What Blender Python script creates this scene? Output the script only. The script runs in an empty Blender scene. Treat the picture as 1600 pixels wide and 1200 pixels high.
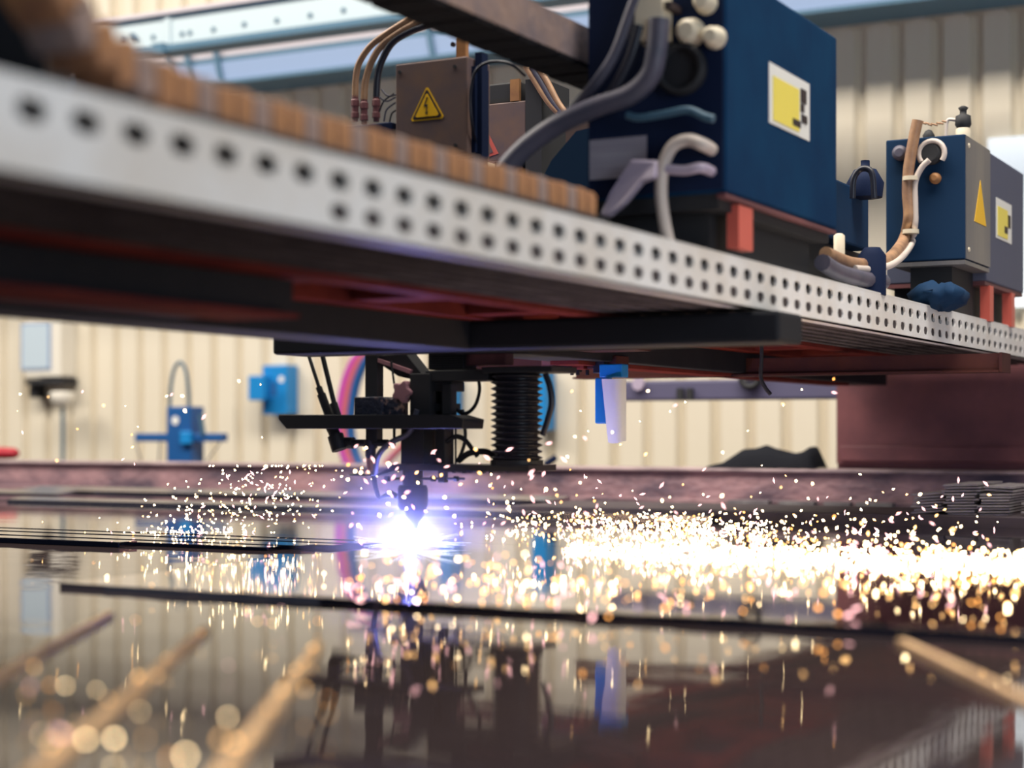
import bpy, bmesh, math, random
from mathutils import Vector, Matrix
random.seed(7)
# ------------------------------------------------------------------ camera, world, lights, exposure
F = 2670.0            # focal length in photo pixels (1600 wide)
TH = math.radians(28.2)
CS, SN = math.cos(TH), math.sin(TH)
HOR = 675.0           # horizon row
CH = 0.28             # camera height over the steel plate (z = 0)
WALL_Y = 8.67
scn = bpy.context.scene
COL = scn.collection
cam_d = bpy.data.cameras.new('camera')
cam = bpy.data.objects.new('camera', cam_d); COL.objects.link(cam)
cam.location = (0, 0, CH); cam.rotation_euler = (math.pi/2, 0, TH)
cam_d.sensor_width = 36; cam_d.lens = F/1600*36
cam_d.shift_y = (HOR-600)/1600
cam_d.clip_start = 0.05; cam_d.clip_end = 100
cam_d.dof.use_dof = True; cam_d.dof.focus_distance = 4.6; cam_d.dof.aperture_fstop = 1.65
scn.camera = cam

world = bpy.data.worlds.new('world'); scn.world = world; world.use_nodes = True
bg = world.node_tree.nodes['Background']
bg.inputs[0].default_value = (0.35, 0.45, 0.62, 1); bg.inputs[1].default_value = 0.10

def area(name, loc, target, size, energy, col, sy=None):
    l = bpy.data.lights.new(name, 'AREA'); l.energy = energy; l.color = col
    l.shape = 'RECTANGLE'; l.size = size; l.size_y = sy or size
    o = bpy.data.objects.new(name, l); COL.objects.link(o); o.location = loc
    o.rotation_euler = (Vector(target)-Vector(loc)).to_track_quat('-Z', 'Y').to_euler()
    return o
# daylight band of roof glazing along the hall, about seven metres over the floor
area('roof_skylight_offscreen', (-5.5, 3.4, 6.0), (-5.5, 3.4, 0.0), 17.0, 2300, (1.0, 0.92, 0.80), 2.4)
# big open hall door on the right-hand side, behind the camera's shoulder
area('hall_door_offscreen', (6.0, -1.6, 1.3), (-1.2, 2.0, 0.6), 3.6, 230, (0.74, 0.87, 1.0), 3.6)

vs = scn.view_settings
vs.view_transform = 'Standard'; vs.look = 'None'; vs.exposure = -0.2; vs.gamma = 1.0
vs.use_curve_mapping = False

# ------------------------------------------------------------------ photo pixel -> world
def P(x, y, d):
    t = (x-800)/F; v = (HOR-y)/F
    return Vector((d*(t*CS-SN), d*(t*SN+CS), CH+v*d))
def dX(x, X): return X/(((x-800)/F)*CS-SN)
def dY(x, Y): return Y/(((x-800)/F)*SN+CS)
def PX(x, y, X): return P(x, y, dX(x, X))
def PY(x, y, Y): return P(x, y, dY(x, Y))
def PZ(x, y, Z): return P(x, y, (Z-CH)/((HOR-y)/F))

# ------------------------------------------------------------------ materials
def mat(name, col, rough=0.5, metal=0.0, col2=None, scale=8.0, bump=0.0, bscale=None, emit=None, estr=0.0, stretch=(1,1,1), lo=0.35, hi=0.65, spec=0.5):
    m = bpy.data.materials.new(name); m.use_nodes = True
    nt = m.node_tree; b = nt.nodes['Principled BSDF']
    b.inputs['Roughness'].default_value = rough; b.inputs['Metallic'].default_value = metal
    b.inputs['Specular IOR Level'].default_value = spec
    b.inputs['Base Color'].default_value = (*col, 1)
    if col2 or bump:
        tc = nt.nodes.new('ShaderNodeTexCoord'); mp = nt.nodes.new('ShaderNodeMapping')
        mp.inputs['Scale'].default_value = stretch
        nt.links.new(tc.outputs['Object'], mp.inputs[0])
    if col2:
        n = nt.nodes.new('ShaderNodeTexNoise'); n.inputs['Scale'].default_value = scale
        n.inputs['Detail'].default_value = 6; n.inputs['Roughness'].default_value = 0.65
        nt.links.new(mp.outputs[0], n.inputs['Vector'])
        r = nt.nodes.new('ShaderNodeValToRGB')
        r.color_ramp.elements[0].position = lo; r.color_ramp.elements[0].color = (*col, 1)
        r.color_ramp.elements[1].position = hi; r.color_ramp.elements[1].color = (*col2, 1)
        nt.links.new(n.outputs[0], r.inputs[0]); nt.links.new(r.outputs[0], b.inputs['Base Color'])
    if bump:
        n2 = nt.nodes.new('ShaderNodeTexNoise'); n2.inputs['Scale'].default_value = bscale or scale*3
        n2.inputs['Detail'].default_value = 3
        nt.links.new(mp.outputs[0], n2.inputs['Vector'])
        bp = nt.nodes.new('ShaderNodeBump'); bp.inputs['Strength'].default_value = bump
        bp.inputs['Distance'].default_value = 0.02
        nt.links.new(n2.outputs[0], bp.inputs['Height']); nt.links.new(bp.outputs[0], b.inputs['Normal'])
    if emit:
        b.inputs['Emission Color'].default_value = (*emit, 1); b.inputs['Emission Strength'].default_value = estr
    return m

M = {}
M['clad'] = mat('cream_cladding', (0.80,0.74,0.62), 0.6, 0, (0.74,0.66,0.53), 1.6, stretch=(1,1,0.25))
M['clad_back'] = mat('cladding_sheet', (0.80,0.74,0.62), 0.6, 0, (0.74,0.66,0.53), 1.6, stretch=(1,1,0.25))
M['floor'] = mat('concrete', (0.11,0.10,0.11), 0.7, 0, (0.17,0.15,0.14), 3.0, 0.1)
M['mirror_plate'] = mat('wet_steel', (0.36,0.33,0.38), 0.05, 1.0, (0.50,0.46,0.50), 2.2, 0.014, 5.0, stretch=(0.6,1.6,1))
M['water'] = mat('dark_water', (0.030,0.022,0.026), 0.03, 0.0, (0.045,0.032,0.032), 1.2, 0.055, 5.0, stretch=(0.7,1.3,1))
M['water'].node_tree.nodes['Principled BSDF'].inputs['IOR'].default_value = 1.33
M['plate_edge'] = mat('blue_black_edge', (0.006,0.012,0.035), 0.25, 0.6)
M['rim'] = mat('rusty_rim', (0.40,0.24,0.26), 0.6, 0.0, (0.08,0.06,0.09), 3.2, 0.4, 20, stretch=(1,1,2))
M['rim_top'] = mat('worn_rim_top', (0.46,0.34,0.36), 0.5, 0.0, (0.22,0.16,0.18), 6.0, 0.2)
M['ledge'] = mat('dull_ledge', (0.07,0.05,0.06), 0.6, 0.0, (0.04,0.03,0.04), 6.0)
M['strip_steel'] = mat('cut_strip_steel', (0.30,0.28,0.29), 0.45, 0.0, (0.16,0.14,0.16), 14.0)
M['bright_bar'] = mat('bright_bar', (0.45,0.42,0.48), 0.22, 1.0)
M['slat'] = mat('tan_slat', (0.88,0.58,0.32), 0.6, 0.0, (0.60,0.37,0.20), 9.0)
M['perf'] = mat('zinc_rail', (0.82,0.83,0.85), 0.5, 0.0, (0.70,0.66,0.62), 4.0)
M['under'] = mat('dull_under_steel', (0.12,0.105,0.105), 0.8, 0.0, (0.07,0.06,0.062), 9.0, 0.3, 60, spec=0.0)
M['red_frame'] = mat('red_oxide', (0.22,0.045,0.035), 0.45, 0.1, (0.14,0.028,0.026), 6.0, spec=0.0)
M['main_beam'] = mat('black_beam', (0.016,0.018,0.024), 0.7, 0.0, (0.024,0.024,0.030), 5.0, spec=0.2)
M['slab'] = mat('black_slab', (0.016,0.018,0.024), 0.7, spec=0.2)
M['brown_plate'] = mat('red_brown_plate', (0.20,0.068,0.075), 0.6, 0.0, (0.12,0.042,0.052), 3.5, 0.1)
M['dark_brown'] = mat('dark_brown_steel', (0.085,0.030,0.025), 0.6, 0.0, (0.05,0.02,0.022), 4.0, spec=0.1)
M['purple_bar'] = mat('violet_bar', (0.09,0.085,0.16), 0.6)
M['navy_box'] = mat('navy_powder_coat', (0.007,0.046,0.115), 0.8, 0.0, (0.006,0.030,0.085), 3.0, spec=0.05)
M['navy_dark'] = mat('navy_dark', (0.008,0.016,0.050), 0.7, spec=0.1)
M['navy_mid'] = mat('navy_mid', (0.010,0.034,0.085), 0.7, spec=0.1)
M['grey_violet'] = mat('grey_violet_coat', (0.09,0.10,0.16), 0.6, 0.0, spec=0.2)
M['brush'] = mat('brushed_grey', (0.26,0.24,0.23), 0.45, 0.3, (0.16,0.16,0.18), 5.0, stretch=(1,1,0.2))
M['sign_box'] = mat('dusty_brown_box', (0.10,0.075,0.09), 0.6, 0.0, (0.17,0.10,0.075), 7.0)
M['yellow'] = mat('warning_yellow', (0.90,0.52,0.01), 0.5)
M['pale_yellow'] = mat('sticker_yellow', (0.88,0.74,0.12), 0.5)
M['white'] = mat('sticker_white', (0.82,0.82,0.80), 0.5)
M['ink'] = mat('black_ink', (0.03,0.018,0.02), 0.6)
M['rust_chain'] = mat('dusty_brown_chain', (0.42,0.20,0.08), 0.6, 0, (0.17,0.08,0.055), 14.0, 0.3)
M['dust_chain'] = mat('grey_brown_chain', (0.30,0.20,0.16), 0.65, 0, (0.18,0.14,0.15), 10.0, 0.2)
M['chain_black'] = mat('black_chain', (0.014,0.015,0.018), 0.8, 0, (0.022,0.020,0.022), 30, 0.3, spec=0.1)
M['orange_dust'] = mat('orange_dust', (0.42,0.20,0.07), 0.6, 0, (0.25,0.11,0.05), 12)
M['hose_tan'] = mat('dusty_hose', (0.42,0.24,0.13), 0.5, 0, (0.25,0.14,0.09), 20)
M['hose_black'] = mat('black_hose', (0.012,0.014,0.028), 0.4)
M['hose_grey'] = mat('grey_cable', (0.06,0.065,0.10), 0.5, 0, (0.10,0.09,0.13), 12)
M['hose_cream'] = mat('cream_hose', (0.62,0.54,0.50), 0.45)
M['cream'] = mat('cream_plastic', (0.70,0.62,0.48), 0.5)
M['lav'] = mat('lavender_plastic', (0.42,0.36,0.48), 0.4)
M['label_grey'] = mat('grey_label', (0.36,0.34,0.40), 0.5, 0, (0.28,0.26,0.33), 40, stretch=(0.1,1,3))
M['red_paint'] = mat('red_paint', (0.62,0.12,0.09), 0.5)
M['torch_black'] = mat('torch_black', (0.020,0.021,0.026), 0.5, 0.0, spec=0.3)
M['rubber'] = mat('bellows_rubber', (0.014,0.014,0.022), 0.38)
M['brass'] = mat('brass', (0.62,0.30,0.10), 0.35, 0.8)
M['knob'] = mat('plum_knob', (0.34,0.17,0.20), 0.5)
M['grime'] = mat('grimy_block', (0.02,0.025,0.05), 0.5, 0, (0.45,0.27,0.22), 26.0, 0.3, lo=0.55, hi=0.66)
M['torch_steel'] = mat('torch_steel', (0.06,0.064,0.075), 0.3, 0.8)
M['beam_blue'] = mat('pale_blue_beam', (0.50,0.60,0.66), 0.5)
M['beam_teal'] = mat('darker_blue', (0.06,0.15,0.24), 0.5)  # darker blue for the flange, groove, gap, lip and bolts
M['beam_pink'] = mat('pale_pink_beam', (0.56,0.52,0.58), 0.5)
M['beam_slate'] = mat('slate_beam', (0.24,0.34,0.55), 0.5)
M['blue'] = mat('bright_blue', (0.01,0.24,0.62), 0.4)
M['blue_deep'] = mat('deep_blue', (0.01,0.09,0.30), 0.45)
M['steel_handle'] = mat('handle_blue_grey', (0.05,0.12,0.19), 0.45)
M['screen'] = mat('pale_screen', (0.55,0.66,0.76), 0.25)
M['cabinet'] = mat('ivory_cabinet', (0.82,0.78,0.70), 0.45)
M['black'] = mat('matte_black', (0.018,0.019,0.024), 0.7)
M['red_cloth'] = mat('crimson', (0.40,0.012,0.03), 0.6)
M['magenta'] = mat('magenta_hose', (0.52,0.06,0.42), 0.4)
M['rose'] = mat('rose_hose', (0.56,0.13,0.17), 0.4)
M['glove'] = mat('black_cloth', (0.016,0.017,0.022), 0.9, 0, None, 10, 0.4, 14, spec=0.05)
M['white_panel'] = mat('white_panel', (0.8,0.86,0.9), 0.3, emit=(0.85,0.93,1.0), estr=0.8)
def emis(name, col, s):
    m = bpy.data.materials.new(name); m.use_nodes = True; nt = m.node_tree
    nt.nodes.remove(nt.nodes['Principled BSDF'])
    e = nt.nodes.new('ShaderNodeEmission'); e.inputs[0].default_value = (*col, 1); e.inputs[1].default_value = s
    nt.links.new(e.outputs[0], nt.nodes['Material Output'].inputs[0]); return m
M['sp_warm'] = emis('hot_metal_yellow', (1.0,0.55,0.20), 7.0)
M['sp_white'] = emis('hot_metal_white', (1.0,0.72,0.38), 22.0)
M['sp_pink'] = emis('hot_metal_pink', (1.0,0.52,0.52), 4.5)
M['sp_orange'] = emis('hot_metal_orange', (1.0,0.42,0.10), 6.0)
M['arc'] = emis('arc_core', (0.80,0.88,1.0), 60.0)
M['arc_ray'] = emis('arc_ray', (0.80,0.84,1.0), 3.5)

# ------------------------------------------------------------------ mesh builder
class MB:
    def __init__(s): s.v = []; s.f = []; s.sm = []; s.mi = []; s.cur = 0
    def add(s, vs, fs, smooth=False):
        n = len(s.v); s.v += [Vector(v) for v in vs]
        for f in fs: s.f.append([i+n for i in f]); s.sm.append(smooth); s.mi.append(s.cur)
        return s
    def box(s, a, b):
        x0,y0,z0 = [min(a[i],b[i]) for i in range(3)]; x1,y1,z1 = [max(a[i],b[i]) for i in range(3)]
        return s.add([(x0,y0,z0),(x1,y0,z0),(x1,y1,z0),(x0,y1,z0),(x0,y0,z1),(x1,y0,z1),(x1,y1,z1),(x0,y1,z1)],
              [(3,2,1,0),(4,5,6,7),(0,1,5,4),(1,2,6,5),(2,3,7,6),(3,0,4,7)])
    def obox(s, c, size, R):
        c = Vector(c); h = [k/2 for k in size]; vs = []
        for z in (-1,1):
            for y in (-1,1):
                for x in (-1,1): vs.append(c + R @ Vector((x*h[0], y*h[1], z*h[2])))
        return s.add(vs, [(0,2,3,1),(4,5,7,6),(0,1,5,4),(2,6,7,3),(0,4,6,2),(1,3,7,5)])
    def tube(s, pts, r, n=10, cap=True, smooth=True):
        pts = [Vector(p) for p in pts]; m = len(pts)
        rs = r if isinstance(r, (list, tuple)) else [r]*m
        up = None; rings = []
        for i, p in enumerate(pts):
            t = (pts[min(i+1,m-1)]-pts[max(i-1,0)])
            t = t.normalized() if t.length > 1e-9 else Vector((0,0,1))
            if up is None:
                up = Vector((0,0,1)) if abs(t.z) < 0.9 else Vector((1,0,0))
            a = (up - t*up.dot(t)); a = a.normalized() if a.length > 1e-6 else t.orthogonal().normalized()
            up = a; b = t.cross(a)
            rings.append([p + (a*math.cos(k*2*math.pi/n)+b*math.sin(k*2*math.pi/n))*rs[i] for k in range(n)])
        vs = [v for rg in rings for v in rg]; fs = []
        for i in range(m-1):
            for k in range(n): fs.append((i*n+k, i*n+(k+1)%n, (i+1)*n+(k+1)%n, (i+1)*n+k))
        base = len(s.v); s.add(vs, fs, smooth)
        if cap:
            s.add(rings[0], [tuple(reversed(range(n)))]); s.add(rings[-1], [tuple(range(n))])
        return s
    def curve(s, pts, r, n=10, seg=8):
        return s.tube(smooth_path(pts, seg), r, n)
    def lathe(s, c, prof, n=24, axis='Z', smooth=True):
        c = Vector(c); vs = []; fs = []
        for (r, h) in prof:
            for k in range(n):
                a = k*2*math.pi/n; x, y = r*math.cos(a), r*math.sin(a)
                vs.append(c + (Vector((x,y,h)) if axis=='Z' else Vector((h,x,y)) if axis=='X' else Vector((y,h,x))))
        for i in range(len(prof)-1):
            for k in range(n): fs.append((i*n+k, i*n+(k+1)%n, (i+1)*n+(k+1)%n, (i+1)*n+k))
        s.add(vs, fs, smooth)
        s.add(vs[:n], [tuple(reversed(range(n)))]); s.add(vs[-n:], [tuple(range(n))]); return s
    def prism(s, poly, ext):
        poly = [Vector(p) for p in poly]; ext = Vector(ext); n = len(poly)
        fs = [tuple(range(n)), tuple(reversed(range(n, 2*n)))]
        fs += [(i, n+i, n+(i+1)%n, (i+1)%n) for i in range(n)]
        return s.add(poly+[p+ext for p in poly], fs)
    def build(s, name, m, parent=None, bevel=0.0, origin=None):
        if origin is None:
            if parent is not None: origin = wloc(parent)
            else:
                lo = [min(v[i] for v in s.v) for i in range(3)]; hi = [max(v[i] for v in s.v) for i in range(3)]
                origin = Vector(((lo[0]+hi[0])/2, (lo[1]+hi[1])/2, lo[2]))
        me = bpy.data.meshes.new(name)
        me.from_pydata([tuple(v-Vector(origin)) for v in s.v], [], s.f)
        me.polygons.foreach_set('use_smooth', s.sm)
        for k in (m if isinstance(m, (list, tuple)) else [m]): me.materials.append(M[k])
        me.polygons.foreach_set('material_index', s.mi)
        bm = bmesh.new(); bm.from_mesh(me); bmesh.ops.recalc_face_normals(bm, faces=bm.faces); bm.to_mesh(me); bm.free()
        o = bpy.data.objects.new(name, me); COL.objects.link(o)
        if parent is not None:
            o.parent = parent; o.location = Vector(origin)-wloc(parent)
        else: o.location = origin
        if bevel:
            bv = o.modifiers.new('bevel', 'BEVEL'); bv.width = bevel; bv.segments = 2; bv.limit_method = 'ANGLE'
        return o
def wloc(o):
    l = Vector(o.location)
    while o.parent is not None: o = o.parent; l += Vector(o.location)
    return l
def smooth_path(pts, seg=8):
    pts = [Vector(p) for p in pts]
    if len(pts) < 3: return pts
    q = [pts[0]*2-pts[1]] + pts + [pts[-1]*2-pts[-2]]; out = []
    for i in range(1, len(q)-2):
        for k in range(seg):
            t = k/seg; a,b,c,d = q[i-1],q[i],q[i+1],q[i+2]
            out.append(0.5*((2*b)+(c-a)*t+(2*a-5*b+4*c-d)*t*t+(3*b-a-3*c+d)*t**3))
    out.append(pts[-1]); return out
def tag(o, label=None, cat=None, group=None, kind=None):
    if label: o['label'] = label
    if cat: o['category'] = cat
    if group: o['group'] = group
    if kind: o['kind'] = kind
    return o
def thing(name, label, cat, loc, group=None):
    o = bpy.data.objects.new(name, None); COL.objects.link(o); o.location = loc
    o.empty_display_size = 0.05
    return tag(o, label, cat, group)
def struct(o): o['kind'] = 'structure'; return o
def copy_of(src, loc, parent=None, rot=None, scale=None):
    o = src.copy(); COL.objects.link(o); o.parent = parent
    o.location = Vector(loc) - (wloc(parent) if parent else Vector((0,0,0)))
    if rot is not None: o.rotation_euler = rot
    if scale is not None: o.scale = scale
    return o
def bx(name, m, a, b, parent=None, bevel=0.0): return MB().box(a, b).build(name, m, parent, bevel)

# ================================================================== THE SETTING
WY = 8.67
FZ = -0.82
struct(bx('floor', 'floor', (-13, -2.5, FZ-0.1), (4.5, WY+0.3, FZ)))
wall = struct(bx('wall_back', 'clad_back', (-13, WY+0.049, FZ), (4.5, WY+0.14, 5.6)))
# proud vertical cladding ribs, pitch 0.2 m
PITCH = 0.2
mb = MB()
prof = [(-0.088, 0.050), (-0.066, 0.0), (0.066, 0.0), (0.088, 0.050)]
mb.prism([(x, y, 0) for x, y in prof], (0, 0, 3.2))
rib0 = mb.build('cladding_rib', 'clad', None, 0, (0,0,0))
rib0.parent = wall; rx = -12.9; rib0.location = Vector((rx, WY, FZ)) - wloc(wall)
k = 1
while rx + k*PITCH < 4.3:
    copy_of(rib0, (rx+k*PITCH, WY, FZ), wall); k += 1
mb = MB(); mb.prism([(x*0.62, y+0.02, 0) for x, y in prof], (0, 0, 3.2))
up0 = mb.build('upper_cladding_rib', 'clad', None, 0, (0,0,0))
up0.parent = wall; up0.location = Vector((rx, WY-0.02, FZ+3.2)) - wloc(wall)
for k2 in range(1, k): copy_of(up0, (rx+k2*PITCH, WY-0.02, FZ+3.2), wall)

# ================================================================== CUTTING TABLE
tbl = thing('cutting_table', 'long rusty steel cutting table with raised back rim and flooded bed', 'cutting table', (-3, 3.4, FZ))
bx('table_body', 'ledge', (-11, 0.35, FZ), (3, 6.9, -0.05), tbl)
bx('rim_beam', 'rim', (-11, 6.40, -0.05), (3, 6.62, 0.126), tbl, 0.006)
bx('rim_cap', 'rim_top', (-11, 6.385, 0.122), (3, 6.66, 0.134), tbl, 0.004)
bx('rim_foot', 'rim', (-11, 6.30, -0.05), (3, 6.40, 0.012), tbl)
bx('rear_ledge', 'ledge', (-2.75, 5.12, -0.02), (2.2, 5.62, 0.030), tbl, 0.003)
for (xa, xb) in ((1142,1205), (1222,1276), (1292,1332), (1342,1398)):
    a = PY(xa, 792, 6.28); b = PY(xb, 792, 6.28)
    bx('light_gap_block', 'strip_steel', (a.x, 6.24, -0.02), (b.x, 6.29, 0.016), tbl)  # blocks added in place of the bright gaps under the rim
bx('bed', 'ledge', (-11, 0.35, -0.06), (3, 6.4, -0.04), tbl)
w = MB().add([(-11,0.35,-0.010),(3,0.35,-0.010),(3,6.3,-0.010),(-11,6.3,-0.010)], [(0,1,2,3)]).build('water_surface', 'water')
tag(w, 'still dark water filling the bed in front of the steel plate', 'water', None, 'stuff')

# the plate being cut
pl = thing('steel_plate', 'large wet mirror-like steel plate lying on the bed under the torch', 'steel plate', (-3, 3.9, -0.03))
bx('plate_top', 'mirror_plate', (-10.5, 3.745, -0.010), (2.6, 5.05, 0.0), pl)
bx('plate_front', 'mirror_plate', (-2.24, 2.40, -0.010), (2.6, 3.742, 0.0), pl)
mb = MB()                                    # ragged front edge of the plate
n = 90; x0, x1 = PY(165, 913, 2.395).x, 2.6
vs = []
for i in range(n+1):
    x = x0+(x1-x0)*i/n
    j = random.uniform(-0.006, 0.006) + (0.012*math.sin(i*0.7) if i > 30 else 0)
    vs.append((x, 2.395-0.006+j*0.6, -0.012, 2.412+j, (0.0005 if i < 22 else 0.002)+random.uniform(-0.001,0.0015)))
for i in range(n):
    a, b = vs[i], vs[i+1]; mb.cur = 1 if i < 9 else 0  # left end in bright steel: the edge highlight is painted in
    mb.add([(a[0],a[1],-0.012),(b[0],b[1],-0.012),(b[0],b[1]+0.004,b[4]),(a[0],a[1]+0.004,a[4]),
            (a[0],a[3],a[4]),(b[0],b[3],b[4]),(b[0],b[3],0.0),(a[0],a[3],0.0)],
           [(0,1,2,3),(3,2,5,4),(4,5,6,7)])
mb.build('front_edge', ['plate_edge', 'bright_bar'], pl)
# freshly cut strips, still lying in the plate behind the torch path
ys = [3.305, 3.38, 3.45, 3.52, 3.585, 3.645, 3.70, 3.742]

ordn = ['first', 'second', 'third', 'fourth', 'fifth', 'sixth', 'seventh']
for i in range(7):
    z = (0.004 if i == 0 else 0.0012 if i % 2 == 0 else -0.0005)
    xr = -2.24 - 0.05*(6-i) - (0.35 if i == 0 else 0)
    o = MB(); o.cur = 0; o.box((-10.4, ys[i]+0.004, -0.009), (xr, ys[i+1]-0.005, z))
    o.cur = 1; o.box((-10.4, ys[i]-(0.001 if i == 0 else -0.001), -0.009), (xr, ys[i]+0.004, z-0.001))
    ob = o.build('cut_strip', ['mirror_plate', 'plate_edge'])
    tag(ob, '%s narrow strip cut in the wet plate, counted back from the water side' % ordn[i], 'metal strip', 'strips being cut from the plate')
# long bright flat bars near the back rim
def long_bar(xa, xb, Y, z, h, lab, m='bright_bar', dep=0.10, tilt=0.0):
    mb = MB(); mb.prism([(xa,Y,z),(xa,Y+dep,z+tilt),(xa,Y+dep,z+tilt+h),(xa,Y,z+h)], (xb-xa,0,0))
    tag(mb.build('flat_bar', m), lab, 'flat bar', 'flat bars along the back rim')
long_bar(-10.5, -5.2, 5.55, 0.0, 0.014, 'long bright flat bar lying close under the back rim', dep=0.12, tilt=0.009)
long_bar(-5.6, -2.9, 5.72, 0.0, 0.022, 'shorter grey flat bar end to end with the long bright bar', dep=0.16, tilt=0.012)
long_bar(-5.0, -2.0, 5.06, 0.0, 0.012, 'bluish flat bar on the plate behind the torch nozzle', dep=0.08, tilt=0.007)
long_bar(-9.5, -6.2, 4.62, 0.0, 0.006, 'wide pale sheet offcut lying on the plate behind the cut strips', dep=0.42, tilt=0.018)
# thin support slats breaking the water surface in front
for (a, b, lab) in (((40,1215),(322,978),'long tan support slat under the water, farthest from the torch but one'),
               ((330,1225),(497,1003),'tan support slat in the water running up to the torch reflection'),
               ((-20,1060),(172,955),'short tan support slat in the water under the wall cabinet reflection'),
               ((1408,998),(1625,1098),'faint tan support slat in the water below the spark stream')):
    A, B = PZ(*a, -0.002), PZ(*b, -0.002)
    d = (B-A); t = d.normalized(); s_ = Vector((-t.y, t.x, 0))*0.006
    mb = MB(); mb.prism([A-s_, A+s_, A+s_+Vector((0,0,-0.03)), A-s_+Vector((0,0,-0.03))], d)
    tag(mb.build('support_slat', 'slat'), lab, 'slat', 'support slats of the bed')

# stacked strips on the rear ledge
def stack(xl, xr, ys_px, tilt, lab0, Y0, jit=4.0):
    for i, y in enumerate(ys_px):
        jl, jr = random.uniform(-jit, jit), random.uniform(-jit, jit)
        a = PY(xl+jl, y, Y0); b = PY(xr+jr, y, Y0)
        dz = tilt*random.uniform(0.7, 1.2)
        h = 0.0056
        mb = MB(); yo = random.uniform(-0.006, 0.01)
        mb.prism([(a.x,Y0+yo,a.z-dz),(b.x,Y0+yo,b.z+dz),(b.x,Y0+yo,b.z+dz+h),(a.x,Y0+yo,a.z-dz+h)], (0,0.34,0))
        place = 'lowest strip' if i == 0 else 'topmost strip' if i == len(ys_px)-1 else ['','second','third','fourth','fifth','sixth','seventh','eighth'][i]+' strip up'
        tag(mb.build('steel_strip', 'strip_steel'), '%s in the %s' % (place, lab0), 'metal strip', 'cut strips stacked on the rear ledge')
stack(1425, 1473, [801-4.6*i for i in range(7)], 0.003, 'low leaning pile of cut strips', 5.20)
stack(1476, 1525, [805-4.5*i for i in range(8)], 0.0004, 'tall middle pile of cut strips', 5.18)
stack(1474, 1528, [768.5-4.6*i for i in range(3)], 0.001, 'loose strips topping the middle pile', 5.185)
stack(1530, 1577, [806-4.5*i for i in range(8)], 0.0004, 'tall end pile of cut strips', 5.18)
stack(1535, 1584, [768-5.0*i for i in range(2)], -0.003, 'loose strips topping the end pile', 5.185)
stack(1598, 1650, [802-4.6*i for i in range(4)], 0.0004, 'low far pile of cut strips by the end pile', 5.18)

# ================================================================== GANTRY
XS = -1.2
ZB, ZT = CH+0.256, CH+0.342
gan = thing('machine_gantry', 'perforated steel gantry bridge spanning the cutting table', 'gantry', (-1.6, 3.5, 0.134))
# perforated rail: real holes, two rows
mb = MB()
Y0, Y1, hp = 0.75, 6.62, 0.0765
ncell = int((Y1-Y0)/hp)
rows = [(ZB, ZB+0.041, 0.0125), (ZB+0.041, ZT, 0.0125)]
zc = [ZB+0.020, ZB+0.058]
def cell(y0, y1, z0, z1, cy, cz, hw, hh, hole, X, th):
    if not hole:
        mb.add([(X,y0,z0),(X,y1,z0),(X,y1,z1),(X,y0,z1)], [(0,1,2,3)]); return
    outer = [(y0,z0),(cy,z0),(y1,z0),(y1,cz),(y1,z1),(cy,z1),(y0,z1),(y0,cz)]
    inner = []
    for (oy, oz) in outer:
        sy = (oy > cy+1e-6)-(oy < cy-1e-6); sz = (oz > cz+1e-6)-(oz < cz-1e-6)
        kf = 0.78 if sy and sz else 1.0
        inner.append((cy+sy*hw*kf, cz+sz*hh*kf))
    vs = [(X,a,b) for a,b in outer]+[(X,a,b) for a,b in inner]+[(X-th,a,b) for a,b in inner]
    fs = [(i,(i+1)%8,8+(i+1)%8,8+i) for i in range(8)]+[(8+i,8+(i+1)%8,16+(i+1)%8,16+i) for i in range(8)]
    mb.add(vs, fs)
for i in range(ncell):
    y0 = Y0+i*hp; y1 = y0+hp; cy = (y0+y1)/2
    skip = i % 11 == 7
    cell(y0, y1, ZB, ZB+0.040, cy, ZB+0.019, 0.021, 0.0115, cy > 1.75, XS, 0.005)
    cell(y0, y1, ZB+0.040, ZT, cy, ZB+0.058, 0.022, 0.0125, True, XS, 0.005)
Y1 = Y0+ncell*hp
mb.box((XS-0.05, Y0, ZT-0.0005), (XS, Y1, ZT+0.004))
mb.box((XS-0.06, Y0, ZB-0.004), (XS, Y1, ZB))
mb.build('perforated_rail', 'perf', gan)
bx('rail_backing', 'perf', (XS-0.056, Y0, ZB), (XS-0.050, Y1, ZT), gan)
bx('deck', 'main_beam', (-2.0, Y0, ZT-0.014), (XS-0.05, Y1, ZT), gan)
# underside: ribbed dull steel panel, red ladder frame, black box beam
mb = MB()
for i in range(14):
    xa = -1.56+i*0.0255
    mb.box((xa, Y0, ZB+0.004-(0.008 if i % 2 else 0.0)), (xa+0.0255, Y1, ZB+0.03))
mb.build('ribbed_panel', 'under', gan)
for xa, xb in ((-1.60,-1.55), (-1.88,-1.80)):
    bx('stringer', 'red_frame', (xa, Y0, ZB-0.012), (xb, Y1, ZB+0.03), gan)
cm = None
for i in range(13):
    yy = 0.95+i*0.44
    if cm is None: cm = bx('cross_member', 'red_frame', (-1.80, yy, ZB-0.006), (-1.60, yy+0.09, ZB+0.03), gan)
    else:
        o = cm.copy(); COL.objects.link(o); o.location = Vector(cm.location)+Vector((0, i*0.44, 0))
bx('main_beam', 'main_beam', (-2.0, Y0, 0.462), (-1.86, Y1, ZT-0.014), gan, 0.004)
bx('under_plate', 'main_beam', (-1.87, Y0, ZB+0.03), (-1.2-0.06, Y1, ZB+0.045), gan)
bx('red_flange', 'red_frame', (-1.74, Y0, 0.463), (-1.60, 2.26, 0.470), gan)
bx('flange_web', 'main_beam', (-1.87, Y0, 0.470), (-1.62, 2.27, ZB-0.01), gan)
bx('guide_rail', 'red_frame', (-1.98, 3.9, 0.452), (-1.90, 6.2, 0.464), gan)
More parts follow.
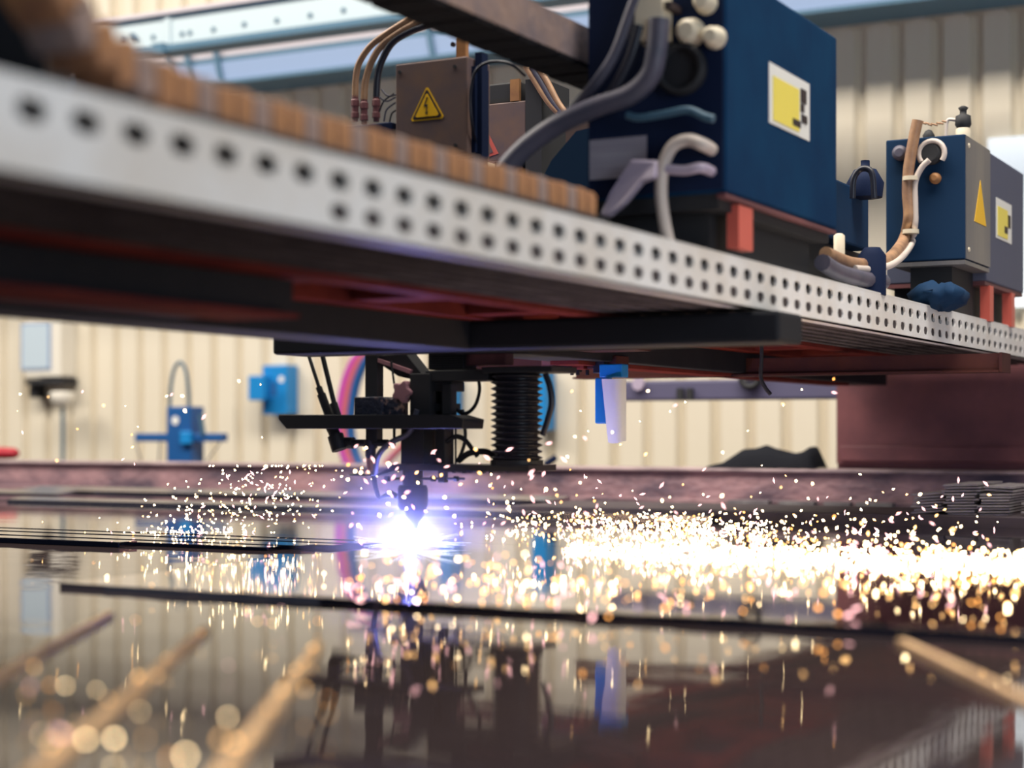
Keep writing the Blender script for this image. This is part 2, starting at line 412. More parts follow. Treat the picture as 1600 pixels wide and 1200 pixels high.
# torch cross slab and rear L-shaped crossbeam
a = PY(1250, 488, 3.40); b = PY(425, 552, 3.27)
bx('torch_crossbeam', 'slab', (b.x, 3.27, 0.461), (a.x, 3.42, 0.524), gan, 0.008)
a = PY(1563, 553, 5.0); b = PY(900, 580, 5.0)
bx('rear_crossbeam', 'dark_brown', (b.x, 5.0, 0.458), (a.x, 5.04, 0.507), gan)
bx('crossbeam_lip', 'dark_brown', (b.x, 4.975, 0.452), (a.x, 5.06, 0.458), gan)
bx('crossbeam_end', 'dark_brown', (a.x, 4.985, 0.452), (a.x+0.008, 5.10, 0.509), gan)
# end truck on the rim
e0 = PY(1307, 700, 6.62)
bx('end_plate', 'brown_plate', (e0.x, 6.62, 0.155), (0.45, 6.66, 0.60), gan)
bx('end_plate_foot', 'brown_plate', (e0.x+0.02, 6.595, 0.165), (0.45, 6.62, 0.225), gan, 0.004)
bx('gap_bar', 'brown_plate', (e0.x, 6.635, 0.134), (0.45, 6.66, 0.160), gan)  # bar added under the end plate, recessed to keep the gap shaded
a, b = PY(950, 595, 6.8), PY(1306, 592, 6.8)
bx('truck_arm', 'purple_bar', (a.x, 6.80, CH+0.135), (b.x+0.3, 6.86, CH+0.222), gan, 0.01)
mb = MB(); c = PY(1172, 590, 6.78)
mb.tube([c+Vector((0.04*math.cos(t*math.pi/8), 0, 0.04*math.sin(t*math.pi/8))) for t in range(17)], 0.014, 8)
mb.build('lifting_ring', 'black', gan)
mb = MB(); c = PY(998, 600, 6.79); mb.lathe(c, [(0.028,-0.012),(0.028,0.012)], 16, 'Y'); mb.build('round_boss', 'lav', gan)
for x in (1063, 1078):
    c = PY(x, 614, 6.79); bx('clip', 'black', (c.x-0.014, 6.78, c.z-0.03), (c.x+0.014, 6.80, c.z+0.02), gan)
mb = MB(); mb.curve([PY(1190,530,4.7), PY(1190,560,4.7), PY(1189,590,4.7), PY(1196,606,4.7), PY(1204,616,4.7)], 0.006, 6)
mb.build('dangling_cable', 'black', gan)
# torch slide rail and clamps
bx('slide_rail', 'dark_brown', (-2.35, 4.02, 0.445), (-1.85, 4.10, 0.478), gan, 0.002)
bx('slide_strip', 'dark_brown', (-2.1, 3.80, 0.480), (-1.70, 3.90, 0.492), gan)
for (x, y0_, y1_, m) in ((868,556,576,'brown_plate'), (898,560,582,'torch_black'), (916,556,578,'red_frame'), (948,558,584,'torch_black')):
    a = PY(x-9, y1_, 4.05); b = PY(x+9, y0_, 4.05)
    bx('rail_clamp', m, (a.x, 4.0, a.z), (b.x, 4.06, b.z), gan, 0.002)
for x in (899, 908, 923):
    c = PY(x, 584, 4.05); mb = MB(); mb.lathe((c.x, 4.03, c.z-0.004), [(0.005,0),(0.005,0.014)], 8); mb.build('bolt', 'torch_black', gan)
bx('near_upright', 'black', (-1.66, 1.57, ZT), (-1.49, 1.61, 1.5), gan)

# ================================================================== TORCH HEAD
YT = 3.50
tor = thing('torch_head', 'dark plasma torch head with bellows hanging from the gantry over the arc', 'torch', PY(650, 805, YT))
def Q(x, y, dy=0.0): return PY(x, y, YT+dy)
def qbox(name, m, x0, y0, x1, y1, dy0=-0.03, dy1=0.03, bevel=0.002, parent=None):
    a, b = Q(x0, y1, dy0), Q(x1, y0, dy0)
    return bx(name, m, (a.x, YT+dy0, a.z), (b.x, YT+dy1, b.z), parent or tor, bevel)
# horizontal bar with chamfered left end
a, b = Q(436, 650, -0.10), Q(712, 667, -0.10)
pts = [(Q(435,648,-0.1)), (Q(700,648,-0.1)), (Q(724,655,-0.1)), (Q(722,670,-0.1)), (Q(447,670,-0.1)), (Q(435,655,-0.1))]
MB().prism(pts, (0, 0.10, 0)).build('bar', 'torch_black', tor, 0.002)
mb = MB()
for i in range(24):
    c = Q(450+i*11+random.uniform(-3,3), 668, -0.1); r = random.uniform(0.003, 0.006)
    mb.box((c.x-r*1.5, c.y+0.01, c.z-r*0.5), (c.x+r*1.5, c.y+0.03, c.z+0.002))
mb.build('slag_crust', 'torch_black', tor)
qbox('block', 'grime', 553, 620, 596, 650, -0.06, 0.0)
qbox('block', 'grime', 596, 622, 621, 650, -0.05, 0.0)
qbox('post', 'torch_black', 570, 545, 589, 652, -0.03, 0.0)
qbox('post', 'torch_black', 571, 664, 588, 690, -0.03, 0.0)
mb = MB(); c = Q(579, 716, -0.015); sc = 4.1/F
mb.lathe(c, [(0.010,0.0),(0.013,0.006),(0.013,0.022),(0.017,0.026),(0.017,0.045)], 16); mb.build('burner_body', 'torch_black', tor)
mb = MB(); mb.lathe(Q(578, 737, -0.015), [(0.005,0),(0.008,0.012),(0.0095,0.034)], 16); mb.build('burner_tip', 'brass', tor)
mb = MB(); mb.lathe(Q(571, 743, -0.015), [(0.040,0.0),(0.042,0.003),(0.030,0.005)], 28); mb.build('disk', 'torch_steel', tor)
# gas rods with fittings
mb = MB(); mb.tube([Q(480,548,-0.06), Q(499,607,-0.06)], 0.0045, 8); mb.tube([Q(498,605,-0.06), Q(503,618,-0.06)], 0.008, 8); mb.tube([Q(502,616,-0.06), Q(515,652,-0.06)], 0.011, 8)
mb.build('gas_rod', 'torch_black', tor)
mb = MB(); mb.tube([Q(502,548,-0.07), Q(523,634,-0.07)], 0.0062, 8); mb.tube([Q(521,630,-0.07), Q(529,654,-0.07)], 0.010, 8)
mb.build('gas_rod', 'torch_black', tor)
mb = MB(); mb.tube([Q(516,664,-0.03), Q(527,686,-0.03)], 0.014, 10); mb.tube([Q(524,680,-0.03), Q(531,703,-0.03)], 0.020, 10)
mb.build('gas_elbow', 'torch_black', tor)
mb = MB(); mb.tube([Q(528,692,-0.02), Q(606,692,-0.02)], 0.0085, 10); mb.tube([Q(535,692,-0.02), Q(552,692,-0.02)], 0.014, 10)
mb.build('cross_pipe', 'torch_black', tor)
# slanted arm
MB().prism([Q(589,556,-0.02), Q(634,552,-0.02), Q(660,585,-0.02), Q(648,594,-0.02), Q(622,588,-0.02), Q(592,568,-0.02)], (0,0.05,0)).build('arm', 'torch_black', tor, 0.002)
MB().prism([Q(590,560,-0.03), Q(642,578,-0.03), Q(640,584,-0.03), Q(590,566,-0.03)], (0,0.02,0)).build('arm_strip', 'knob', tor)
mb = MB(); mb.tube([Q(611,564,-0.03), Q(616,600,-0.03)], 0.003, 6); mb.build('wire', 'torch_black', tor)
# star knob
c = Q(626, 612, -0.06); star = []
for k_ in range(30):
    a_ = k_*2*math.pi/30; r = 0.0235+0.0048*math.cos(5*a_+0.5)
    star.append(c+Vector((r*math.cos(a_), 0, r*math.sin(a_))))
MB().prism(star, (0, 0.025, 0)).build('star_knob', 'knob', tor, 0.004)
# central column and body
qbox('carriage_block', 'torch_black', 640, 583, 672, 650, -0.05, 0.03)
qbox('carriage_side', 'torch_black', 668, 596, 706, 612, -0.03, 0.03)
qbox('carriage_side', 'torch_black', 664, 630, 700, 643, -0.03, 0.03)
qbox('column', 'torch_black', 680, 596, 694, 733, -0.01, 0.03)
qbox('torch_column', 'torch_black', 626, 666, 662, 733, -0.04, 0.03)
mb = MB(); mb.curve([Q(652,640,-0.05), Q(640,675,-0.05), Q(610,692,-0.05), Q(591,712,-0.05), Q(585,742,-0.04)], 0.007, 8); mb.build('hose', 'hose_grey', tor)
mb = MB(); mb.tube([Q(616,668,-0.01), Q(616,700,-0.01)], 0.004, 6); mb.build('pin', 'torch_black', tor)
# fins (motor) and plates
for i in range(8):
    qbox('fin', 'torch_black', 667, 550+i*3.5, 726, 552.1+i*3.5, -0.04, 0.04, 0)
qbox('motor_core', 'torch_black', 669, 548, 724, 578, -0.032, 0.032)
qbox('motor_plate', 'torch_black', 664, 577, 762, 596, -0.045, 0.045)
qbox('motor_bracket', 'brown_plate', 724, 548, 790, 571, -0.02, 0.02)
qbox('bellows_top_plate', 'torch_black', 752, 571, 862, 583, -0.06, 0.07)
qbox('clamp', 'torch_black', 690, 600, 704, 648, -0.04, -0.01)
# thin rods and wire loops
for x in (712, 707.5):
    mb = MB(); mb.tube([Q(x,596), Q(x,726)], 0.0028, 6); mb.build('guide_pin', 'torch_black', tor)
mb = MB(); mb.curve([Q(748,592), Q(749,612), Q(742,634), Q(728,646), Q(714,641), Q(705,630)], 0.0048, 6); mb.build('wire_loop', 'torch_black', tor)
mb = MB(); mb.curve([Q(698,690), Q(712,682), Q(726,687), Q(738,702), Q(746,713)], 0.006, 6); mb.build('wire_loop', 'torch_black', tor)
mb = MB(); mb.curve([Q(722,640), Q(727,680), Q(722,705), Q(714,722)], 0.0048, 6); mb.build('wire_loop', 'torch_black', tor)
mb = MB(); mb.curve([Q(716,720), Q(734,708), Q(760,706), Q(775,716)], 0.0075, 6); mb.build('wire_loop', 'torch_black', tor)
# bellows
mb = MB(); cx = Q(807.5, 720); R_ = (41*dY(807, YT)/F); hb = (720-583)*dY(807, YT)/F; nb = 14; pr = []
for i in range(nb):
    z0 = hb*i/nb; p_ = hb/nb
    pr += [(R_*0.80, z0), (R_*0.83, z0+p_*0.14), (R_*0.985, z0+p_*0.42), (R_, z0+p_*0.5), (R_*0.985, z0+p_*0.58), (R_*0.83, z0+p_*0.86)]
pr.append((R_*0.80, hb))
mb.lathe((cx.x, YT, cx.z), pr, 40); mb.build('bellows', 'rubber', tor)
mb = MB(); mb.lathe((cx.x, YT, cx.z-0.010), [(R_*1.02,0),(R_*1.02,0.012)], 32); mb.build('bellows_flange', 'torch_black', tor)
mb = MB(); mb.curve([Q(852,584,-0.02), Q(859,604,-0.02), Q(862,630,-0.02), Q(856,655,-0.02), Q(848,680,-0.02)], 0.0075, 8); mb.build('bellows_hose', 'hose_black', tor)
# shield plate and threaded rod
qbox('shield_plate', 'torch_steel', 610, 727, 826, 735, -0.06, 0.08, 0.001)
mb = MB()
for i in range(40):
    c = Q(700+random.random()*95, 735, -0.055); r = random.uniform(0.001,0.0022)
    mb.box((c.x-r, c.y, c.z-r*3), (c.x+r, c.y+0.01, c.z+0.001))
mb.build('slag_drips', 'torch_steel', tor)
MB().prism([Q(612,730,-0.03), Q(590,740,-0.03), Q(588,744,-0.03), Q(614,736,-0.03)], (0,0.04,0)).build('shield_lip', 'torch_steel', tor)
mb = MB(); mb.tube([Q(603,748), Q(726,748)], 0.003, 8); mb.build('threaded_rod', 'torch_black', tor)
for x in (605, 677, 713):
    mb = MB(); mb.lathe(Q(x,748), [(0.0075,-0.005),(0.0075,0.005)], 6, 'X', False); mb.build('nut', 'torch_black', tor)
qbox('rod_hanger', 'torch_black', 684, 734, 694, 754, -0.01, 0.01)
# nozzle stack
mb = MB(); zt = Q(645,733).z; cxx = Q(645, 760)
r1 = 16*4.1/F; r2 = 23.5*4.1/F
mb.lathe((cxx.x, YT, 0), [(r1,Q(645,760).z),(r1,zt)], 24); mb.build('nozzle_neck', 'torch_black', tor)
mb = MB(); mb.lathe((cxx.x, YT, 0), [(r2*0.85,Q(645,797).z),(r2,Q(645,790).z),(r2,Q(645,764).z),(r2*0.9,Q(645,758).z)], 24); mb.build('nozzle_body', 'torch_black', tor)
mb = MB(); mb.lathe((Q(648,800).x, YT, 0), [(0.006,Q(645,826).z),(0.010,Q(645,816).z),(0.022,Q(645,806).z),(0.026,Q(645,796).z)], 20); mb.build('nozzle_tip', 'torch_steel', tor)
mb = MB(); mb.tube([Q(583,742), Q(587,762), Q(592,778)], [0.007,0.006,0.005], 8); mb.build('probe', 'torch_black', tor)
mb = MB(); mb.tube([Q(592,779), Q(604,773), Q(612,772), Q(622,776)], [0.003,0.006,0.0085,0.007], 8); mb.build('probe_arm', 'torch_black', tor)

# arc
AX = Q(641, 850)
arc = thing('plasma_arc', 'blinding blue-white cutting arc where the torch meets the plate', 'arc', (AX.x, AX.y, 0))
mb = MB(); mb.lathe((AX.x, AX.y, 0.001), [(0.001,0),(0.010,0.003),(0.013,0.010),(0.009,0.020),(0.005,0.032),(0.003,0.045)], 16); mb.build('arc_core', 'arc', arc)
for i in range(56):
    a_ = random.gauss(0, 0.16)+(0 if random.random() < 0.5 else math.pi)
    if random.random() < 0.18: a_ = random.uniform(0, math.pi)
    L = random.uniform(0.03, 0.115)*(1.0 if abs(math.sin(a_)) < 0.5 else 0.42)
    d = Vector((math.cos(a_)*CS, math.cos(a_)*SN+random.uniform(-0.4,0.4), abs(math.sin(a_))*0.8+0.02)).normalized()
    st = Vector((AX.x, AX.y, 0.006)) + d*random.uniform(0.005, 0.04)
    mb = MB(); mb.tube([st, st+d*L*0.5+Vector((0,0,-0.001)), st+d*L+Vector((0,0,-0.005))], [0.00025,0.0004,0.0002], 3, False)
    mb.build('arc_ray', 'arc_ray', arc)
# glowing ionised gas around the arc
gm = bpy.data.materials.new('ionised_gas'); gm.use_nodes = True; nt = gm.node_tree
nt.nodes.remove(nt.nodes['Principled BSDF'])
tc = nt.nodes.new('ShaderNodeTexCoord'); gr = nt.nodes.new('ShaderNodeVectorMath'); gr.operation = 'LENGTH'
nt.links.new(tc.outputs['Object'], gr.inputs[0])
mr = nt.nodes.new('ShaderNodeMapRange'); mr.inputs['From Min'].default_value = 0.0; mr.inputs['From Max'].default_value = 1.0
mr.inputs['To Min'].default_value = 1.0; mr.inputs['To Max'].default_value = 0.0
nt.links.new(gr.outputs['Value'], mr.inputs['Value'])
pw = nt.nodes.new('ShaderNodeMath'); pw.operation = 'POWER'; pw.inputs[1].default_value = 2.2
nt.links.new(mr.outputs[0], pw.inputs[0])
ml = nt.nodes.new('ShaderNodeMath'); ml.operation = 'MULTIPLY'; ml.inputs[1].default_value = 260.0
nt.links.new(pw.outputs[0], ml.inputs[0])
em = nt.nodes.new('ShaderNodeEmission'); em.inputs[0].default_value = (0.06, 0.16, 1.0, 1)
nt.links.new(ml.outputs[0], em.inputs[1]); nt.links.new(em.outputs[0], nt.nodes['Material Output'].inputs['Volume'])
M['gas'] = gm
mb = MB(); mb.lathe((0,0,0), [(max(0.002,math.sin(t*math.pi/12)), -math.cos(t*math.pi/12)) for t in range(13)], 20)
go = mb.build('gas_glow', 'gas', None, 0, (0,0,0)); go.parent = arc; go.location = (0,0,0.016); go.scale = (0.036, 0.036, 0.030)
hz = gm.copy(); hz.name = 'arc_glow_haze'; hn = hz.node_tree
for n_ in list(hn.nodes):
    if n_.type == 'MATH' and n_.operation == 'MULTIPLY': n_.inputs[1].default_value = 1.6; dens = n_
    if n_.type == 'MATH' and n_.operation == 'POWER': n_.inputs[1].default_value = 1.0
    if n_.type == 'EMISSION': hn.nodes.remove(n_)
sct = hn.nodes.new('ShaderNodeVolumeScatter'); sct.inputs['Color'].default_value = (0.9, 0.92, 0.95, 1)
hn.links.new(dens.outputs[0], sct.inputs['Density'])
hn.links.new(sct.outputs[0], [n_ for n_ in hn.nodes if n_.type == 'OUTPUT_MATERIAL'][0].inputs['Volume'])
M['haze'] = hz
hm = go.data.copy(); hm.materials.clear(); hm.materials.append(hz)
ho = bpy.data.objects.new('arc_haze', hm); COL.objects.link(ho); ho.location = (AX.x, AX.y, 0.05); ho.scale = (0.30, 0.30, 0.22)  # scatter volume added to spread the blue glow of the arc
tag(ho, 'thin haze added to spread the blue arc glow around the torch nozzle', 'haze', None, 'stuff')
ld = bpy.data.lights.new('arc_light', 'POINT'); ld.energy = 34; ld.color = (0.26, 0.28, 1.0); ld.shadow_soft_size = 0.012
lo = bpy.data.objects.new('arc_light', ld); COL.objects.link(lo); lo.location = (AX.x, AX.y, 0.03)

# ================================================================== SPARKS
def droplet(name, m, el):
    mb = MB(); pr = [(0.05,-1.0*el),(0.55,-0.72*el),(1.0,-0.05*el),(0.80,0.45*el),(0.35,0.85*el),(0.05,1.0*el)]
    mb.lathe((0,0,0), pr, 6, 'Z')
    o = mb.build(name, m, None, 0, (0,0,0)); return o
protos = [droplet('spark', 'sp_white', 1.3), droplet('spark', 'sp_warm', 1.8), droplet('spark', 'sp_pink', 2.4), droplet('spark', 'sp_orange', 1.2)]
rest = MB()
cand = []      # (size_on_image, pos, radius, kind)
def put(p, r, kd):
    if p.z < r*1.2+0.001: p.z = r*1.2+0.001
    r *= 1.6; d = -p.x*SN+p.y*CS
    cand.append((r/d, p, r, kd))
R = random.random
def kind_mix(wp=0.4, ww=0.3, pk=0.2):
    q = R(); return 0 if q < wp else 1 if q < wp+ww else 2 if q < wp+ww+pk else 3
for i in range(2000):        # main stream along the cut direction
    x = -1.80+1.65*R()**0.85; wz = 0.45+0.55*min(1,(x+1.9)/0.5)
    put(Vector((x, 3.63+random.gauss(0,0.07 if i % 3 else 0.14)*wz, abs(random.gauss(0,0.012 if i % 3 else 0.03))*wz)), random.uniform(0.0013,0.0030), kind_mix(0.55,0.25,0.15))
for i in range(420):         # second, farther stream
    x = random.gauss(-1.95, 0.22)
    put(Vector((x, 4.55+random.gauss(0,0.16), abs(random.gauss(0,0.022)))), random.uniform(0.0014,0.0028), kind_mix(0.6,0.3,0.06))
for i in range(300):         # loose cloud over the plate, right of the torch
    x = 760+R()**1.3*820; y = 845-abs(random.gauss(0,46))
    put(P(x, y, random.uniform(3.7,4.9)), random.uniform(0.0012,0.0026), kind_mix(0.4,0.25,0.3))
for i in range(380):         # cloud left of the torch
    x = random.gauss(370, 85); y = 790+random.gauss(0,30)-(x-370)*0.22
    y = min(max(y,728), 832)
    put(P(x, y, random.uniform(4.35,4.9)), random.uniform(0.0012,0.0024), kind_mix(0.6,0.2,0.18))
for i in range(90):          # around the torch
    put(P(random.uniform(540,860), random.uniform(690,850), random.uniform(3.6,4.1)), random.uniform(0.0012,0.0026), kind_mix(0.3,0.2,0.45))
for i in range(45):          # high strays
    put(P(random.choice([random.uniform(10,460), random.uniform(870,1320)]), random.uniform(590,735), random.uniform(3.6,4.6)), random.uniform(0.0012,0.0020), kind_mix(0.4,0.3,0.25))
for i in range(170):         # droplets in front of the stream
    x = random.uniform(560,1600); y = random.uniform(870,965)-(0 if x > 900 else 10)
    put(P(x, y, random.uniform(2.5,3.2)), random.uniform(0.0010,0.0022), kind_mix(0.2,0.4,0.15))
for i in range(42):          # foreground strays, left
    x = random.uniform(40,520); y = random.uniform(860,1190)
    put(PZ(x, y, random.uniform(0.0,0.02)), random.uniform(0.0006,0.0014), kind_mix(0.25,0.45,0.1))
for (xa,ya,xb,yb) in ((40,1190,322,980),(350,1195,497,1003)):
    for i in range(9):
        t = R(); put(PZ(xa+(xb-xa)*t+random.uniform(-6,6), ya+(yb-ya)*t, 0.004), random.uniform(0.0006,0.0012), 1)
for i in range(75):          # droplets raining in front of the arc
    x = random.uniform(540,900); put(P(x, random.uniform(872,945), random.uniform(2.75,3.3)), random.uniform(0.0012,0.0021), kind_mix(0.25,0.4,0.3))
cand.sort(key=lambda q: -q[0])
used = set()
def orient(p):
    d = Vector((random.uniform(-1,1), random.uniform(-0.6,0.6), random.uniform(0.1,0.9))); 
    return d.to_track_quat('Z', 'Y')
for i, (_, p, r, kd) in enumerate(cand):
    q = orient(p)
    if i < 300:
        if kd not in used: o = protos[kd]; used.add(kd)
        else: o = protos[kd].copy(); COL.objects.link(o)
        o.location = p; o.rotation_euler = q.to_euler(); o.scale = (r, r, r)
        cn = ('white-hot','yellow','pink','orange')[kd]
        wh = 'over the water in front of the plate' if p.y < 2.4 else 'beyond the torch path' if p.y > 4.1 else 'in the stream leaving the arc' if p.x > -1.95 and p.z < 0.08 else 'drifting near the torch head'
        tag(o, '%s droplet of molten metal %s' % (cn, wh), 'spark', '%s sparks %s' % (cn, wh))
    else:
        el = (1.3,1.6,2.6,1.2)[kd]; rest.cur = kd
        Rm = q.to_matrix()
        vs = [p+Rm @ Vector(v)*r for v in ((0,0,-el),(1,0,0),(-0.5,0.87,0),(-0.5,-0.87,0),(0,0,el))]
        rest.add(vs, [(0,2,1),(0,3,2),(0,1,3),(4,1,2),(4,2,3),(4,3,1)])
for kd in range(4):
    if kd not in used: bpy.data.objects.remove(protos[kd])
o = rest.build('spark_spray', ['sp_white','sp_warm','sp_pink','sp_orange'])
tag(o, 'dense spray of tiny glowing sparks streaming over the wet plate', 'sparks', None, 'stuff')
# ================================================================== POWER BOXES ON THE GANTRY
def sticker(parent, X, xa, xb, ya_t, yb_t, h_px, marks):
    # white sticker with yellow panel on a face of constant X
    a = PX(xa, ya_t, X); b = PX(xb, yb_t, X); zt_ = (a.z+b.z)/2; hh = h_px*dX((xa+xb)/2, X)/F
    e = 0.0015
    parent = bx('sticker', 'white', (X, a.y, zt_-hh), (X+e, b.y, zt_), parent)
    w_ = b.y-a.y
    bx('sticker_yellow', 'pale_yellow', (X+e, a.y+w_*0.08, zt_-hh*0.93), (X+2*e, a.y+w_*0.72, zt_-hh*0.20), parent)
    for (u0,u1,v0,v1) in marks:
        bx('sticker_print', 'ink', (X+e*1.2, a.y+w_*u0, zt_-hh*v1), (X+2.4*e, a.y+w_*u1, zt_-hh*v0), parent)
XB = -1.19
yb0, yb1 = PX(1135, 300, XB).y, PX(1308, 300, XB).y
xbl = PY(918, 200, yb0).x
zb0, zb1 = CH+0.462, CH+0.900
big = thing('power_supply', 'large navy power supply cabinet with yellow sticker on the gantry deck', 'power supply', ((xbl+XB)/2, (yb0+yb1)/2, ZT))
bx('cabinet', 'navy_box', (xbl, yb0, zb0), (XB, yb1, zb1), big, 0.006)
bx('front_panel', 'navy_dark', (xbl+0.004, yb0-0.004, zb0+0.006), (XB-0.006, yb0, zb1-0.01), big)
sticker(big, XB, 1201, 1264, 96, 132, 92, [(0.76,0.90,0.16,0.40),(0.76,0.84,0.42,0.56),(0.78,0.92,0.60,0.74),(0.55,0.75,0.74,0.86)])
bx('base_tray', 'black', (xbl, yb0+0.01, zb0-0.03), (XB-0.02, yb1, zb0), big)
bx('base_lip', 'brown_plate', (XB-0.02, yb0, zb0-0.010), (XB-0.002, yb1, zb0-0.002), big)
bx('red_bracket', 'red_paint', (XB-0.03, PX(1158,350,XB).y, ZT+0.02), (XB-0.005, PX(1180,350,XB).y, zb0-0.014), big)
bx('support_foot', 'black', (xbl+0.02, yb0+0.06, ZT), (XB-0.06, yb1-0.02, zb0-0.012), big)
def fb(name, m, x0, y0, x1, y1, th=0.012, bev=0.003):
    a, b = PY(x0, y1, yb0), PY(x1, y0, yb0)
    return bx(name, m, (a.x, yb0-0.004-th, a.z), (b.x, yb0-0.003, b.z), big, bev)
fb('rating_label', 'label_grey', 923, 212, 1012, 282, 0.002, 0)
fb('terminal_block', 'cream', 1008, -10, 1052, 74, 0.05)
fb('terminal_screw', 'ink', 1056, 12, 1066, 24, 0.054, 0)
for (x, y, r) in ((1105, 6, 15), (1082, 52, 19), (1119, 60, 15)):
    c = PY(x, y, yb0-0.004); mb = MB(); rr = r*3.4/F
    mb.lathe(c, [(rr*1.15,0.0),(rr*1.15,-0.008),(rr,-0.010),(rr*0.9,-0.032),(rr*0.6,-0.036)], 20, 'Y'); mb.build('connector', 'cream', big)
c = PY(1068, 110, yb0-0.004); mb = MB(); mb.lathe(c, [(0.050,0),(0.050,-0.02),(0.040,-0.026),(0.038,-0.01)], 24, 'Y'); mb.build('fan_grille', 'black', big)
# cables from the front panel
def B(x, y, dy=-0.05): return PY(x, y, yb0+dy)
def cable(name, m, pts, r, lab, cat='cable', n=12):
    mb = MB(); mb.curve(pts, r, n)
    return tag(mb.build(name, m), lab, cat)
cable('power_cable', 'hose_grey', [B(1030,30), B(1026,78), B(1016,118), B(985,148), B(930,168), B(870,196), B(820,232,-0.06), B(785,272,-0.07), B(770,312,-0.07)], 0.021,
      'thick dark grey cable drooping from the navy cabinet down to the deck')
cable('power_cable', 'hose_grey', [B(1004,-30), B(985,20), B(962,82), B(935,125), B(905,160,-0.02), B(880,190,0.0)], 0.011, 'thinner grey cable running up past the cream terminal block')
cable('power_cable', 'hose_black', [B(1000,40), B(985,90), B(960,140), B(940,160)], 0.012, 'short black cable behind the grey cables of the navy cabinet')
cable('signal_cable', 'steel_handle', [B(980,180), B(1000,184), B(1040,178), B(1075,172), B(1100,182), B(1115,186)], 0.008, 'blue-grey cable looped flat across the navy cabinet front')
cable('coolant_hose', 'hose_cream', [B(1112,234,-0.01), B(1098,226), B(1076,219), B(1052,228), B(1037,258), B(1033,300), B(1038,345), B(1046,384)], 0.0125, 'cream hose arching down from the navy cabinet to the perforated rail', 'hose')
cable('coolant_hose', 'lav', [B(1112,268,-0.01), B(1095,262), B(1070,266), B(1040,264), B(1012,262)], 0.010, 'pale lilac hose running sideways under the arching cream hose', 'hose')
mb = MB()
A_, B_, C_, D_ = B(985,248,-0.06), B(1028,250,-0.06), B(1002,285,-0.07), B(940,338,-0.05)
mb.prism([A_, B_, B(1022,278,-0.08), C_, B(975,318,-0.07), B(950,340,-0.06), B(936,336,-0.05), B(952,300,-0.06)], (0, 0.02, 0))
tag(mb.build('plastic_wrap', 'lav', None, 0.006), 'crumpled lilac plastic wrap hanging in front of the grey rating label', 'plastic sheet')

# far cabinet of the same family and the smaller box with a warning triangle
y30, y31 = PX(1541, 300, XB).y, PX(1541, 300, XB).y+0.55
b3 = thing('power_supply', 'grey-violet power supply cabinet with small yellow sticker beyond the hose box', 'power supply', (-1.35, y30+0.27, ZT))
bx('cabinet', 'grey_violet', (-1.5, y30, zb0), (XB, y31, CH+0.862), b3, 0.005)
sticker(b3, XB, 1556, 1580, 309, 320, 62, [(0.74,0.90,0.30,0.62),(0.5,0.7,0.62,0.80)])
bx('support_foot', 'black', (-1.48, y30+0.02, ZT), (XB-0.05, y31, zb0-0.01), b3)
bx('base_tray', 'brown_plate', (-1.5, y30, zb0-0.012), (XB-0.004, y31, zb0), b3)
for yy in (0.05, 0.36): bx('red_bracket', 'red_paint', (XB-0.03, y30+yy, ZT), (XB, y30+yy+0.05, zb0-0.01), b3)
X2 = XB+0.01
y20 = PX(1508, 300, X2).y; y21 = y30-0.003; x2l = PY(1384, 300, y20).x
z20, z21 = CH+0.500, CH+0.862
b2 = thing('hose_box', 'navy junction box with pale hoses on its front and a yellow warning triangle', 'junction box', (-1.3, y20+0.13, ZT))
bx('cabinet', 'navy_mid', (x2l, y20, z20), (X2, y21, z21), b2, 0.004)
bx('side_cover', 'brush', (X2-0.001, y20+0.004, z20+0.002), (X2+0.003, y21, z21-0.004), b2)
bx('bottom_pan', 'brush', (x2l+0.02, y20+0.0, z20-0.014), (X2, y21, z20-0.002), b2)
bx('support_foot', 'black', (x2l+0.06, y20+0.05, ZT), (X2-0.05, y21, z20-0.012), b2)
cy_, cz_ = (y20+y21)/2+0.02, CH+0.675
MB().prism([(X2+0.003,cy_-0.075,cz_-0.055),(X2+0.003,cy_+0.075,cz_-0.055),(X2+0.003,cy_,cz_+0.075)], (0.0015,0,0)).build('warning_triangle', 'yellow', b2)
for zz in (z20+0.03, z21-0.03):
    mb = MB(); mb.lathe((X2+0.003, y20+0.03, zz), [(0.008,0),(0.006,0.004)], 10, 'X'); mb.build('screw', 'cream', b2)
def H(x, y, dy=-0.03): return PY(x, y, y20+dy)
c = H(1456, 240, 0.0); mb = MB(); mb.lathe(c, [(0.034,0),(0.034,-0.02),(0.024,-0.024)], 24, 'Y'); mb.build('inlet', 'black', b2)
mb = MB(); mb.tube([H(1456,240,-0.02)+Vector((0.037*math.cos(t*math.pi/10),0,0.037*math.sin(t*math.pi/10))) for t in range(-2,13)], 0.008, 8); mb.build('inlet_ring', 'hose_cream', b2)
c = H(1408, 240, 0.0); mb = MB(); mb.lathe(c, [(0.022,0),(0.022,-0.02),(0.012,-0.024)], 20, 'Y'); mb.build('blank_socket', 'hose_grey', b2)
c = H(1462, 279, 0.0); mb = MB(); mb.lathe(c, [(0.017,0),(0.015,-0.016),(0.008,-0.02)], 16, 'Y'); mb.build('yellow_knob', 'orange_dust', b2)
cable('air_hose', 'hose_tan', [H(1434,188), H(1428,215), H(1420,262), H(1418,300), H(1420,340), H(1412,375), PX(1392,402,XS-0.05), PX(1368,412,XS-0.045), PX(1330,412,XS-0.045), PX(1290,396,XS-0.05)], 0.0165, 'fat tan hose bending down the front of the navy junction box', 'hose')
